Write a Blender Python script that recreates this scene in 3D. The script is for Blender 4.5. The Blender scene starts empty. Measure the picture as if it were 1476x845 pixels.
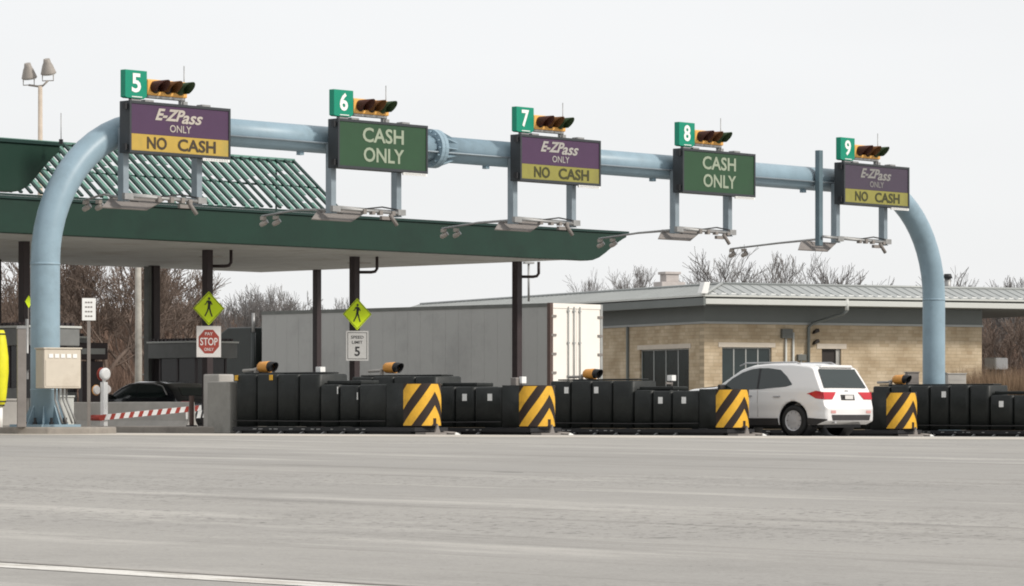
import bpy, bmesh, math, random
from mathutils import Vector, Matrix
R = math.radians
random.seed(7)
C = bpy.context.scene.collection
scene = bpy.context.scene

# ---------------------------------------------------------------- frame of the place
ANG = math.atan(1.0725)                       # the plaza axes are turned 47 degrees
CA, SA = math.cos(ANG), math.sin(ANG)
EYE = 0.5
def W(u, v, z=0.0):                           # u across the lanes, v along the lanes
    return Vector((CA*u - SA*v, SA*u + CA*v, z))
def gz(X, Y):                                 # ground height
    u = CA*X + SA*Y
    z = -0.007*(min(max(u, 40), 90) - 57)
    if Y < 72: z -= 0.9*(72-max(Y, -20))/72
    return z
def gzu(u, v):
    p = W(u, v); return gz(p.x, p.y)

# ---------------------------------------------------------------- materials
def mat(name, col, rough=0.6, metal=0.0, var=0.12, scale=3.0, bump=0.0, bscale=40.0, spec=0.4, dirt=None, dscale=1.2, coat=0.0):
    m = bpy.data.materials.new(name); m.use_nodes = True
    nt = m.node_tree; N = nt.nodes; L = nt.links
    b = N['Principled BSDF']
    b.inputs['Roughness'].default_value = rough
    b.inputs['Metallic'].default_value = metal
    b.inputs['Specular IOR Level'].default_value = spec
    b.inputs['Coat Weight'].default_value = coat
    tc = N.new('ShaderNodeTexCoord')
    n = N.new('ShaderNodeTexNoise'); n.inputs['Scale'].default_value = scale; n.inputs['Detail'].default_value = 6
    n.inputs['Roughness'].default_value = 0.65
    L.new(tc.outputs['Object'], n.inputs['Vector'])
    mp = N.new('ShaderNodeMapRange'); mp.inputs[1].default_value = 0.3; mp.inputs[2].default_value = 0.7
    mp.inputs[3].default_value = 1-var; mp.inputs[4].default_value = 1+var
    L.new(n.outputs['Fac'], mp.inputs[0])
    mx = N.new('ShaderNodeVectorMath'); mx.operation = 'SCALE'
    mx.inputs[0].default_value = col[:3]
    L.new(mp.outputs[0], mx.inputs['Scale'])
    out = mx.outputs[0]
    if dirt:
        n2 = N.new('ShaderNodeTexNoise'); n2.inputs['Scale'].default_value = dscale; n2.inputs['Detail'].default_value = 8
        n2.inputs['Roughness'].default_value = 0.7
        L.new(tc.outputs['Object'], n2.inputs['Vector'])
        r = N.new('ShaderNodeMapRange'); r.inputs[1].default_value = 0.5; r.inputs[2].default_value = 0.72
        L.new(n2.outputs['Fac'], r.inputs[0])
        mm = N.new('ShaderNodeMix'); mm.data_type = 'RGBA'
        L.new(r.outputs[0], mm.inputs[0]); L.new(out, mm.inputs[6]); mm.inputs[7].default_value = (*dirt, 1)
        out = mm.outputs[2]
    L.new(out, b.inputs['Base Color'])
    if bump:
        n3 = N.new('ShaderNodeTexNoise'); n3.inputs['Scale'].default_value = bscale; n3.inputs['Detail'].default_value = 4
        L.new(tc.outputs['Object'], n3.inputs['Vector'])
        bp = N.new('ShaderNodeBump'); bp.inputs['Strength'].default_value = bump; bp.inputs['Distance'].default_value = 0.02
        L.new(n3.outputs['Fac'], bp.inputs['Height']); L.new(bp.outputs[0], b.inputs['Normal'])
    return m

M = {}
M['tube'] = mat('gantry_blue_paint', (0.255, 0.355, 0.42), 0.42, 0, 0.08, 1.5, dirt=(0.215, 0.295, 0.345), dscale=1.6)
M['hanger'] = mat('hanger_blue_grey', (0.25, 0.30, 0.335), 0.45, 0.2, 0.1)
M['post_blue'] = mat('post_dark_blue', (0.11, 0.16, 0.185), 0.45)
M['cab_black'] = mat('sign_cabinet_black', (0.035, 0.04, 0.045), 0.5)
M['purple'] = mat('sign_purple', (0.066, 0.030, 0.074), 0.5, 0, 0.06, 2, dirt=(0.06, 0.032, 0.07))
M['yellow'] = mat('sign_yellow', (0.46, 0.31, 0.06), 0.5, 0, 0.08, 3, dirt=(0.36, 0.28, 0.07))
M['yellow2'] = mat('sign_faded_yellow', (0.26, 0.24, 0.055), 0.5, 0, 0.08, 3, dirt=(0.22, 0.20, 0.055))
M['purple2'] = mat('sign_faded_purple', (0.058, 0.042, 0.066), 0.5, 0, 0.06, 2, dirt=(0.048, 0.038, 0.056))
M['green'] = mat('sign_green', (0.021, 0.066, 0.028), 0.5, 0, 0.08, 2, dirt=(0.022, 0.058, 0.029))
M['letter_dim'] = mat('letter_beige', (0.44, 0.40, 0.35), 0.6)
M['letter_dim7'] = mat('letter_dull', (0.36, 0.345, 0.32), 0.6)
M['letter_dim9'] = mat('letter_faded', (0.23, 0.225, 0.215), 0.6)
M['letter_dark'] = mat('letter_dark', (0.05, 0.035, 0.02), 0.6)
M['letter_olive'] = mat('letter_olive', (0.045, 0.045, 0.015), 0.6)
M['letter_green'] = mat('letter_pale_green', (0.29, 0.335, 0.25), 0.6)
M['white'] = mat('white_paint', (0.82, 0.82, 0.80), 0.5, 0, 0.04)
M['num_green'] = mat('number_sign_green', (0.0, 0.24, 0.145), 0.45, 0, 0.05)
M['sig_yellow'] = mat('signal_yellow', (0.80, 0.43, 0.11), 0.45, 0, 0.07, 5)
M['vis_red'] = mat('visor_dark_brown', (0.07, 0.02, 0.012), 0.5)
M['vis_amber'] = mat('visor_brown', (0.14, 0.055, 0.012), 0.5)
M['vis_green'] = mat('visor_green', (0.03, 0.06, 0.022), 0.5)
M['galv'] = mat('galvanised_steel', (0.33, 0.33, 0.325), 0.5, 0.55, 0.15, 6)
M['plate'] = mat('antenna_grey_tan', (0.22, 0.20, 0.188), 0.6, 0, 0.1, 4)
M['black'] = mat('black_metal', (0.02, 0.02, 0.022), 0.5)
M['fascia'] = mat('canopy_green', (0.006, 0.031, 0.019), 0.42, 0, 0.12, 0.6, dirt=(0.004, 0.021, 0.013), dscale=0.5)
M['rib'] = mat('roof_rib_green', (0.008, 0.032, 0.026), 0.45, 0, 0.1)
M['slat'] = mat('roof_panel_teal', (0.14, 0.27, 0.225), 0.4, 0, 0.2, 0.7)
M['soffit'] = mat('soffit_pale', (0.54, 0.545, 0.52), 0.7, 0, 0.07, 0.8, dirt=(0.40, 0.38, 0.34), dscale=0.6)
M['column'] = mat('column_dark', (0.038, 0.026, 0.027), 0.5)
M['col_grey'] = mat('column_casing_grey', (0.13, 0.135, 0.125), 0.7)
M['poly'] = mat('cushion_black_plastic', (0.011, 0.0135, 0.0125), 0.5, 0, 0.3, 2.5, bump=0.3, bscale=9, dirt=(0.022, 0.025, 0.023))
M['chev_y'] = mat('chevron_yellow', (0.76, 0.42, 0.035), 0.5, 0, 0.1, 5, dirt=(0.50, 0.28, 0.035), dscale=4)
M['chev_k'] = mat('chevron_black', (0.025, 0.014, 0.010), 0.5)
M['amber'] = mat('amber_lamp_housing', (0.72, 0.33, 0.07), 0.45, 0, 0.08, 6)
M['conc'] = mat('concrete', (0.30, 0.29, 0.265), 0.85, 0, 0.14, 2.0, bump=0.25, dirt=(0.20, 0.19, 0.17))
M['conc_l'] = mat('concrete_light', (0.42, 0.40, 0.37), 0.85, 0, 0.12, 2.0, bump=0.2)
M['curb'] = mat('kerb_concrete', (0.27, 0.245, 0.215), 0.85, 0, 0.16, 1.3, bump=0.25, dirt=(0.17, 0.15, 0.135))
M['ped'] = mat('fluorescent_yellow_green', (0.72, 0.93, 0.01), 0.5, 0, 0.03)
M['signwhite'] = mat('sign_face_white', (0.66, 0.64, 0.62), 0.55, 0, 0.03)
M['signgrey'] = mat('sign_face_grey', (0.46, 0.46, 0.45), 0.55, 0, 0.04)
M['red'] = mat('sign_red', (0.30, 0.045, 0.03), 0.5)
M['cabinet'] = mat('cabinet_beige', (0.60, 0.54, 0.45), 0.55, 0, 0.06, 2, dirt=(0.48, 0.42, 0.34))
M['post_grey'] = mat('post_grey', (0.22, 0.20, 0.185), 0.7, 0, 0.15)
M['yellow_tarp'] = mat('yellow_cover', (0.70, 0.66, 0.02), 0.6, 0, 0.1, 4)
M['trail_side'] = mat('trailer_side_aluminium', (0.36, 0.36, 0.345), 0.45, 0.1, 0.03, 0.5, dirt=(0.29, 0.29, 0.28), dscale=0.4)
M['trail_door'] = mat('trailer_door_white', (0.84, 0.80, 0.74), 0.5, 0, 0.03, 1)
M['maroon'] = mat('trailer_post_brown', (0.095, 0.06, 0.05), 0.6)
M['cabtruck'] = mat('tractor_dark', (0.025, 0.03, 0.028), 0.35)
M['fairing'] = mat('fairing_pale', (0.45, 0.50, 0.50), 0.35)
M['carwhite'] = mat('car_white_paint', (0.80, 0.79, 0.78), 0.22, 0, 0.01, 1, coat=0.6)
M['carblack'] = mat('car_black_paint', (0.012, 0.014, 0.018), 0.15, 0, 0.02, 1, coat=0.8)
M['glass_d'] = mat('car_glass_dark', (0.018, 0.028, 0.027), 0.08, 0, 0.05, 1, spec=0.7)
M['cladding'] = mat('car_cladding', (0.035, 0.033, 0.033), 0.6)
M['tyre'] = mat('tyre_rubber', (0.02, 0.02, 0.02), 0.8)
M['rim'] = mat('alloy_rim', (0.46, 0.46, 0.47), 0.35, 0.15)
M['tail'] = mat('taillight_red', (0.50, 0.02, 0.03), 0.15, 0, 0.05, 8, spec=0.6)
M['reflector'] = mat('reflector_pink', (0.62, 0.32, 0.30), 0.3)
M['bldgmetal'] = mat('building_metal_grey', (0.15, 0.165, 0.158), 0.5, 0, 0.05, 1)
M['gutter'] = mat('gutter_pale', (0.55, 0.56, 0.53), 0.45, 0, 0.04, 1)
M['roofmetal'] = mat('roof_metal_grey', (0.345, 0.36, 0.352), 0.4, 0.1, 0.08, 0.5)
M['lintel'] = mat('limestone_lintel', (0.56, 0.50, 0.42), 0.8, 0, 0.06, 3)
M['frame'] = mat('window_frame', (0.33, 0.34, 0.33), 0.5)
M['glass'] = mat('window_glass_dark', (0.020, 0.032, 0.033), 0.12, 0, 0.2, 0.6, spec=0.5)
M['door_dark'] = mat('door_dark', (0.022, 0.016, 0.013), 0.5)
M['doorcol'] = mat('door_pale', (0.42, 0.41, 0.38), 0.6)
M['bark'] = mat('bare_bark', (0.15, 0.112, 0.09), 0.9, 0, 0.25, 1.0)
M['bark2'] = mat('bare_bark_grey', (0.16, 0.15, 0.145), 0.9, 0, 0.25, 1.0)
M['brush'] = mat('dry_brush', (0.16, 0.105, 0.078), 0.95, 0, 0.4, 0.15)
M['hedge'] = mat('dry_hedge', (0.24, 0.165, 0.105), 0.95, 0, 0.3, 2)
M['hill'] = mat('hill_brown', (0.14, 0.10, 0.08), 0.95, 0, 0.35, 0.12, bump=1.0, bscale=0.8, dirt=(0.09, 0.075, 0.065), dscale=0.05)
M['conifer'] = mat('conifer_dark', (0.02, 0.028, 0.022), 0.9)
M['birch'] = mat('pole_wood_pale', (0.36, 0.34, 0.30), 0.85, 0, 0.25, 2, dirt=(0.18, 0.16, 0.14))
M['booth'] = mat('booth_grey', (0.19, 0.195, 0.19), 0.6)
M['booth_glass'] = mat('booth_glass', (0.02, 0.018, 0.02), 0.15)
M['lamp_glass'] = mat('flood_lamp_glass', (0.75, 0.75, 0.72), 0.15)
M['lamp_body'] = mat('flood_lamp_body', (0.32, 0.29, 0.26), 0.5)
M['pole_tan'] = mat('light_pole_tan', (0.52, 0.44, 0.36), 0.6)
M['stripe_red'] = mat('gate_red', (0.36, 0.05, 0.035), 0.5)
M['curtain'] = mat('blue_cabinet', (0.10, 0.17, 0.25), 0.6)
M['chimney'] = mat('vent_pale_brown', (0.46, 0.42, 0.40), 0.8)

def stone(name, axis):
    m = bpy.data.materials.new(name); m.use_nodes = True
    nt = m.node_tree; N = nt.nodes; L = nt.links; b = N['Principled BSDF']
    b.inputs['Roughness'].default_value = 0.9; b.inputs['Specular IOR Level'].default_value = 0.2
    tc = N.new('ShaderNodeTexCoord'); s = N.new('ShaderNodeSeparateXYZ'); c = N.new('ShaderNodeCombineXYZ')
    L.new(tc.outputs['Object'], s.inputs[0]); L.new(s.outputs[axis], c.inputs[0]); L.new(s.outputs['Z'], c.inputs[1])
    br = N.new('ShaderNodeTexBrick')
    br.inputs['Scale'].default_value = 1.0; br.inputs['Brick Width'].default_value = 0.40
    br.inputs['Row Height'].default_value = 0.13; br.inputs['Mortar Size'].default_value = 0.008
    br.offset = 0.37; br.squash = 0.6; br.squash_frequency = 3
    br.inputs['Color1'].default_value = (0.52, 0.44, 0.325, 1); br.inputs['Color2'].default_value = (0.45, 0.37, 0.26, 1)
    br.inputs['Mortar'].default_value = (0.39, 0.33, 0.24, 1); br.inputs['Bias'].default_value = -0.1
    L.new(c.outputs[0], br.inputs['Vector'])
    n = N.new('ShaderNodeTexNoise'); n.inputs['Scale'].default_value = 1.1; n.inputs['Detail'].default_value = 6
    L.new(c.outputs[0], n.inputs['Vector'])
    cr = N.new('ShaderNodeValToRGB'); cr.color_ramp.elements[0].position = 0.35; cr.color_ramp.elements[1].position = 0.68
    cr.color_ramp.elements[0].color = (0.84, 0.79, 0.73, 1); cr.color_ramp.elements[1].color = (1.16, 1.14, 1.12, 1)
    L.new(n.outputs['Fac'], cr.inputs[0])
    # odd darker or rust-toned blocks
    br2 = N.new('ShaderNodeTexBrick')
    for k in ('Scale', 'Brick Width', 'Row Height', 'Mortar Size'): br2.inputs[k].default_value = br.inputs[k].default_value
    br2.offset = 0.37; br2.squash = 0.6; br2.squash_frequency = 3; br2.inputs['Mortar Size'].default_value = 0
    br2.inputs['Color1'].default_value = (1, 1, 1, 1); br2.inputs['Color2'].default_value = (0.66, 0.54, 0.44, 1); br2.inputs['Bias'].default_value = -0.78
    L.new(c.outputs[0], br2.inputs['Vector'])
    m1 = N.new('ShaderNodeMix'); m1.data_type = 'RGBA'; m1.blend_type = 'MULTIPLY'; m1.inputs[0].default_value = 1
    m2 = N.new('ShaderNodeMix'); m2.data_type = 'RGBA'; m2.blend_type = 'MULTIPLY'; m2.inputs[0].default_value = 0.8
    L.new(br.outputs['Color'], m1.inputs[6]); L.new(cr.outputs[0], m1.inputs[7])
    L.new(m1.outputs[2], m2.inputs[6]); L.new(br2.outputs['Color'], m2.inputs[7])
    L.new(m2.outputs[2], b.inputs['Base Color'])
    bp = N.new('ShaderNodeBump'); bp.inputs['Strength'].default_value = 0.5; bp.inputs['Distance'].default_value = 0.02
    L.new(br.outputs['Fac'], bp.inputs['Height']); bp.invert = True
    L.new(bp.outputs[0], b.inputs['Normal'])
    return m
M['stone_x'] = stone('stone_front', 'X'); M['stone_y'] = stone('stone_side', 'Y')

def road_mat(name, c1, c2, c3, worn=False):
    m = bpy.data.materials.new(name); m.use_nodes = True
    nt = m.node_tree; N = nt.nodes; L = nt.links; b = N['Principled BSDF']
    b.inputs['Roughness'].default_value = 0.85; b.inputs['Specular IOR Level'].default_value = 0.25
    g = N.new('ShaderNodeNewGeometry')
    rot = N.new('ShaderNodeVectorRotate'); rot.rotation_type = 'Z_AXIS'; rot.inputs['Angle'].default_value = -ANG
    L.new(g.outputs['Position'], rot.inputs['Vector'])
    def noise(sx, sy, det=6, rough=0.6):
        mp = N.new('ShaderNodeMapping'); mp.inputs['Scale'].default_value = (sx, sy, 1)
        L.new(rot.outputs[0], mp.inputs['Vector'])
        n = N.new('ShaderNodeTexNoise'); n.inputs['Scale'].default_value = 1; n.inputs['Detail'].default_value = det
        n.inputs['Roughness'].default_value = rough
        L.new(mp.outputs[0], n.inputs['Vector']); return n.outputs['Fac']
    def ramp(f, a, b_, lo, hi):
        r = N.new('ShaderNodeMapRange'); r.inputs[1].default_value = a; r.inputs[2].default_value = b_
        r.inputs[3].default_value = lo; r.inputs[4].default_value = hi; L.new(f, r.inputs[0]); return r.outputs[0]
    def mix(f, a, b_, mode='MIX', fac=None):
        x = N.new('ShaderNodeMix'); x.data_type = 'RGBA'; x.blend_type = mode
        if f is not None: L.new(f, x.inputs[0])
        else: x.inputs[0].default_value = fac
        for s, i in ((a, 6), (b_, 7)):
            if isinstance(s, tuple): x.inputs[i].default_value = (*s, 1)
            else: L.new(s, x.inputs[i])
        return x.outputs[2]
    big = ramp(noise(0.10, 0.028, 5), 0.38, 0.62, 0, 1)              # long stains running along the lanes
    col = mix(big, c1, c2)
    st = ramp(noise(1.3, 0.07, 6, 0.75), 0.53, 0.66, 0, 0.8)        # wheel-track streaks
    col = mix(st, col, c3)
    lt = ramp(noise(0.7, 0.08, 6, 0.75), 0.54, 0.64, 0, 0.8)
    col = mix(lt, col, tuple(min(1, k*1.22) for k in c1))
    pt = ramp(noise(0.5, 0.4, 8, 0.75), 0.50, 0.72, 0, 0.35)         # patchy wear
    col = mix(pt, col, tuple(k*0.86 for k in c3))
    fine = noise(38, 38, 3, 0.8)
    f2 = ramp(fine, 0.25, 0.75, 0.84, 1.16)
    vm = N.new('ShaderNodeVectorMath'); vm.operation = 'SCALE'; L.new(col, vm.inputs[0]); L.new(f2, vm.inputs['Scale'])
    zone = ramp(noise(0.16, 0.10, 3, 0.5), 0.50, 0.62, 0, 1)         # ravelled zones with loose stone
    sp1 = ramp(noise(11, 11, 2, 0.5), 0.60, 0.66, 0, 0.75)
    ml = N.new('ShaderNodeMath'); ml.operation = 'MULTIPLY'; L.new(zone, ml.inputs[0]); L.new(sp1, ml.inputs[1])
    colz = mix(ml.outputs[0], vm.outputs[0], tuple(k*0.6 for k in c3))
    sp2 = ramp(noise(7, 9, 3, 0.6), 0.62, 0.70, 0, 0.5)
    ml2 = N.new('ShaderNodeMath'); ml2.operation = 'MULTIPLY'; L.new(zone, ml2.inputs[0]); L.new(sp2, ml2.inputs[1])
    colz = mix(ml2.outputs[0], colz, tuple(min(1, k*1.3) for k in c1))
    dots = ramp(noise(1.6, 0.9, 2, 0.4), 0.775, 0.80, 0, 0.55)       # odd oil spots
    colz = mix(dots, colz, tuple(k*0.4 for k in c3))
    spk = ramp(noise(14, 14, 2, 0.5), 0.70, 0.76, 0, 0.5)
    outc = mix(spk, colz, tuple(k*0.5 for k in c3))
    if worn:
        wn = ramp(noise(2.6, 0.5, 7, 0.8), 0.54, 0.62, 0, 0.85)
        outc = mix(wn, outc, (0.40, 0.375, 0.33))
    L.new(outc, b.inputs['Base Color'])
    bp = N.new('ShaderNodeBump'); bp.inputs['Strength'].default_value = 0.35; bp.inputs['Distance'].default_value = 0.01
    L.new(fine, bp.inputs['Height']); L.new(bp.outputs[0], b.inputs['Normal'])
    return m
M['road'] = road_mat('road_surface', (0.365, 0.350, 0.325), (0.31, 0.299, 0.281), (0.225, 0.215, 0.20))
M['apron'] = road_mat('apron_concrete', (0.55, 0.51, 0.45), (0.50, 0.465, 0.41), (0.42, 0.39, 0.35))
M['paint'] = road_mat('road_line_paint', (0.74, 0.72, 0.68), (0.66, 0.64, 0.60), (0.46, 0.44, 0.41), True)
M['tar'] = road_mat('tar_seam', (0.20, 0.185, 0.175), (0.26, 0.24, 0.22), (0.15, 0.14, 0.13), True)

# ---------------------------------------------------------------- mesh builder
class MB:
    def __init__(s): s.v = []; s.f = []; s.sm = []
    def add(s, vs, fs, smooth=False):
        o = len(s.v); s.v += [tuple(p) for p in vs]
        for f in fs: s.f.append([i+o for i in f]); s.sm.append(smooth)
        return s
    def box(s, x0, x1, y0, y1, z0, z1, mtx=None):
        vs = [Vector((x, y, z)) for z in (z0, z1) for x, y in ((x0, y0), (x1, y0), (x1, y1), (x0, y1))]
        if mtx: vs = [mtx @ p for p in vs]
        return s.add(vs, [(0, 3, 2, 1), (4, 5, 6, 7), (0, 1, 5, 4), (1, 2, 6, 5), (2, 3, 7, 6), (3, 0, 4, 7)])
    def tube(s, pts, rad, n=12, caps=True, smooth=True):
        pts = [Vector(p) for p in pts]
        if not hasattr(rad, '__len__'): rad = [rad]*len(pts)
        vs = []; fs = []; prev = None
        for i, p in enumerate(pts):
            d = (pts[min(i+1, len(pts)-1)] - pts[max(i-1, 0)]).normalized()
            if prev is None:
                a = Vector((0, 0, 1)) if abs(d.z) < 0.9 else Vector((1, 0, 0))
                x = d.cross(a).normalized()
            else: x = (prev - d*prev.dot(d)).normalized()
            prev = x; y = d.cross(x)
            for k in range(n):
                t = 2*math.pi*k/n
                vs.append(p + (x*math.cos(t) + y*math.sin(t))*rad[i])
        for i in range(len(pts)-1):
            for k in range(n):
                a = i*n+k; b = i*n+(k+1) % n
                fs.append((a, b, b+n, a+n))
        s.add(vs, fs, smooth)
        if caps:
            o = len(s.v) - len(vs)
            s.f.append([o+k for k in range(n)][::-1]); s.sm.append(False)
            s.f.append([o+(len(pts)-1)*n+k for k in range(n)]); s.sm.append(False)
        return s
    def prism(s, poly, y0, y1, mtx=None):     # polygon in x,z pushed through y
        n = len(poly)
        vs = [Vector((x, y0, z)) for x, z in poly] + [Vector((x, y1, z)) for x, z in poly]
        if mtx: vs = [mtx @ p for p in vs]
        return s.add(vs, [tuple(range(n))[::-1], tuple(range(n, 2*n))] + [(i, (i+1) % n, n+(i+1) % n, n+i) for i in range(n)])
    def lathe(s, prof, n=20, mtx=None, smooth=True):  # prof: (r,z)
        vs = [Vector((r*math.cos(2*math.pi*k/n), r*math.sin(2*math.pi*k/n), z)) for r, z in prof for k in range(n)]
        if mtx: vs = [mtx @ p for p in vs]
        fs = [(i*n+k, i*n+(k+1) % n, (i+1)*n+(k+1) % n, (i+1)*n+k) for i in range(len(prof)-1) for k in range(n)]
        s.add(vs, fs, smooth)
        o = len(s.v)-len(vs)
        s.f.append([o+k for k in range(n)][::-1]); s.sm.append(False)
        s.f.append([o+(len(prof)-1)*n+k for k in range(n)]); s.sm.append(False)
        return s
    def text(s, body, cx, cz, height, y, width=None, bold=0.0, shear=0.0, extrude=0.006, space=1.0, mtx=None):
        cu = bpy.data.curves.new('t', 'FONT'); cu.body = body; cu.size = 1; cu.offset = bold; cu.shear = shear
        cu.extrude = 0.0; cu.resolution_u = 3; cu.space_character = space
        o = bpy.data.objects.new('t', cu); C.objects.link(o)
        dg = bpy.context.evaluated_depsgraph_get()
        me = bpy.data.meshes.new_from_object(o.evaluated_get(dg))
        vs = [v.co.copy() for v in me.vertices]
        fs = [tuple(p.vertices) for p in me.polygons]
        x0 = min(v.x for v in vs); x1 = max(v.x for v in vs); y0 = min(v.y for v in vs); y1 = max(v.y for v in vs)
        sy = height/(y1-y0); sx = sy if width is None else width/(x1-x0)
        mx, my = (x0+x1)/2, (y0+y1)/2
        out = [Vector((cx+(v.x-mx)*sx, y, cz+(v.y-my)*sy)) for v in vs]
        if mtx: out = [mtx @ p for p in out]
        s.add(out, fs)
        bpy.data.objects.remove(o); bpy.data.curves.remove(cu); bpy.data.meshes.remove(me)
        return s
    def mesh(s, name):
        me = bpy.data.meshes.new(name)
        me.from_pydata(s.v, [], s.f); me.update()
        me.polygons.foreach_set('use_smooth', s.sm)
        return me

def tag(o, label=None, cat=None, group=None, kind=None):
    if label: o['label'] = label
    if cat: o['category'] = cat
    if group: o['group'] = group
    if kind: o['kind'] = kind
    return o
def thing(name, label, cat, loc, rz=0.0, group=None):
    o = bpy.data.objects.new(name, None); C.objects.link(o)
    o.location = loc; o.rotation_euler = (0, 0, rz); o.empty_display_size = 0.3
    return tag(o, label, cat, group)
def part(name, mb, m, parent=None, bevel=0.0, label=None):
    me = mb.mesh(name) if isinstance(mb, MB) else mb
    o = bpy.data.objects.new(name, me); C.objects.link(o)
    me.materials.clear(); me.materials.append(M[m] if isinstance(m, str) else m)
    if parent: o.parent = parent
    if bevel:
        b = o.modifiers.new('bevel', 'BEVEL'); b.width = bevel; b.segments = 2; b.limit_method = 'ANGLE'; b.angle_limit = R(40)
        b.harden_normals = False
    if label: o['label'] = label
    return o
def parts(name, mb, m, parent=None, bevel=0.0):
    """every loose piece of MB as a part of its own"""
    par = list(range(len(mb.v)))
    def find(a):
        while par[a] != a: par[a] = par[par[a]]; a = par[a]
        return a
    for f in mb.f:
        for k in f[1:]: par[find(k)] = find(f[0])
    groups = {}
    for i, f in enumerate(mb.f): groups.setdefault(find(f[0]), []).append(i)
    for g_ in groups.values():
        idx = {}; q = MB()
        for i in g_:
            f = []
            for k in mb.f[i]:
                if k not in idx: idx[k] = len(q.v); q.v.append(mb.v[k])
                f.append(idx[k])
            q.f.append(f); q.sm.append(mb.sm[i])
        part(name, q, m, parent, bevel)
def struct(name, mb, m):
    o = part(name, mb, m); o['kind'] = 'structure'; return o
def RX(a): return Matrix.Rotation(a, 4, 'X')
def RY(a): return Matrix.Rotation(a, 4, 'Y')
def RZ(a): return Matrix.Rotation(a, 4, 'Z')
def T(x, y, z): return Matrix.Translation((x, y, z))

# ---------------------------------------------------------------- ground
def sheet(pts_rows, dz):
    mb = MB(); vs = []; n = len(pts_rows[0])
    for row in pts_rows:
        for (x, y) in row: vs.append((x, y, gz(x, y)+dz))
    fs = []
    for i in range(len(pts_rows)-1):
        for k in range(n-1):
            a = i*n+k; fs.append((a, a+1, a+n+1, a+n))
    return mb.add(vs, fs)
ys = [-20, -10] + [i*2.0 for i in range(0, 100)] + [200, 215, 240, 300, 500, 1000, 3000]
xs = [-3000, -800, -300, -150, -80] + [i*2.0 for i in range(-30, 41)] + [120, 200, 400, 900, 3000]
struct('ground', sheet([[(x, y) for x in xs] for y in ys], 0.0), 'road')
struct('concrete_apron', sheet([[(x, y) for x in [i*2.0 for i in range(-10, 22)]] for y in (69.2, 72, 74, 74.8)], 0.004), 'apron')
# painted lane line running along the lanes in the foreground
def strip(u0, u1, v0, v1, dz, step=1.0):
    rows = []; n = int((v1-v0)/step)+1
    for i in range(n+1):
        v = v0+(v1-v0)*i/n
        a = W(u0, v); b = W(u1, v); rows.append([(a.x, a.y), (b.x, b.y)])
    return sheet(rows, dz)
pa = Vector((-0.1476*22.65, 22.65)); ua = CA*pa.x+SA*pa.y
struct('lane_line', strip(ua-0.16, ua+0.17, 9.0, 34.0, 0.004), 'paint')
struct('tar_seam', strip(ua+0.21, ua+0.28, 9.0, 34.0, 0.004), 'tar')

# ---------------------------------------------------------------- islands
def island(u0, u1, v0, v1, h, label):
    zb = min(gzu(u0, v0), gzu(u1, v1)) - 0.3
    mb = MB()
    poly = [(u0, v0+0.8), (u0+0.4, v0+0.2), ((u0+u1)/2, v0), (u1-0.4, v0+0.2), (u1, v0+0.8), (u1, v1), (u0, v1)]
    c = ((u0+u1)/2, (v0+v1)/2); zt = gzu(*c)+h
    n = len(poly); loc = W(c[0], c[1], 0)
    vs = [(u-c[0], v-c[1], zb) for u, v in poly] + [(u-c[0], v-c[1], zt) for u, v in poly]
    mb.add(vs, [tuple(range(n))[::-1], tuple(range(n, 2*n))] + [(i, (i+1) % n, n+(i+1) % n, n+i) for i in range(n)])
    o = part('traffic_island', mb, 'curb', bevel=0.03); o.location = loc; o.rotation_euler = (0, 0, ANG)
    o['kind'] = 'structure'
    return zt
ISL = [45.9, 54.0, 57.9, 64.5, 70.8, 76.9]
ZI = {}
ZI[45.9] = island(44.6, 47.2, 54.6, 86, 0.13, '')
ZI[54.0] = island(53.5, 55.3, 59.4, 86, 0.16, '')
for k in (57.9, 64.5, 70.8): ZI[k] = island(k-0.8, k+0.8, 59.0, 86, 0.15, '')
ZI[76.9] = island(76.37, 78.2, 54.9, 86, 0.15, '')

# ---------------------------------------------------------------- gantry
UL, UR, VG, ZG, RT = 45.9, 76.9, 56.0, 6.6, 0.305
g = thing('toll_gantry', 'pale blue round pipe gantry arching over all the toll lanes', 'gantry', W(UL, VG, 0), ANG)
L0 = UR-UL; RB = 3.0
def arc(cx, cz, a0, a1, n=14): return [(cx+RB*math.cos(R(a0+(a1-a0)*i/n)), 0, cz+RB*math.sin(R(a0+(a1-a0)*i/n))) for i in range(n+1)]
zb0 = ZI[45.9]; zb1 = ZI[76.9]
part('left_leg', MB().tube([(0, 0, zb0+0.04), (0, 0, 1.5)] + arc(RB, ZG-RB, 180, 90), RT, 32, True), 'tube', g).name = 'arched_leg'
part('arched_leg', MB().tube(arc(L0-RB, ZG-RB, 90, 0) + [(L0, 0, 1.5), (L0, 0, zb1+0.04)], RT, 32, True), 'tube', g)
uf = 57.3-UL
part('crossbeam', MB().tube([(RB+0.002, 0, ZG), (uf-0.06, 0, ZG)], RT*0.997, 32), 'tube', g)
part('crossbeam', MB().tube([(uf+0.16, 0, ZG), (L0-RB-0.002, 0, ZG)], RT*0.997, 32), 'tube', g)
fl = MB()
for a, b in ((-0.06, 0.045), (0.055, 0.16)):
    fl.tube([(uf+a, 0, ZG), (uf+b, 0, ZG)], 0.45, 28, True, False)
for k in range(14):
    t = 2*math.pi*k/14; c, s_ = math.cos(t), math.sin(t)
    fl.tube([(uf-0.12, 0.39*c, ZG+0.39*s_), (uf+0.22, 0.39*c, ZG+0.39*s_)], 0.022, 6, True, False)
part('bolted_flange', fl, 'tube', g)
gs = MB()
for k in range(12):
    m = T(uf, 0, ZG) @ RX(2*math.pi*k/12)
    gs.prism([(0.165, 0.30), (0.165, 0.44), (0.62, 0.30)], -0.012, 0.012, m)
part('gusset', gs, 'tube', g)
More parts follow.
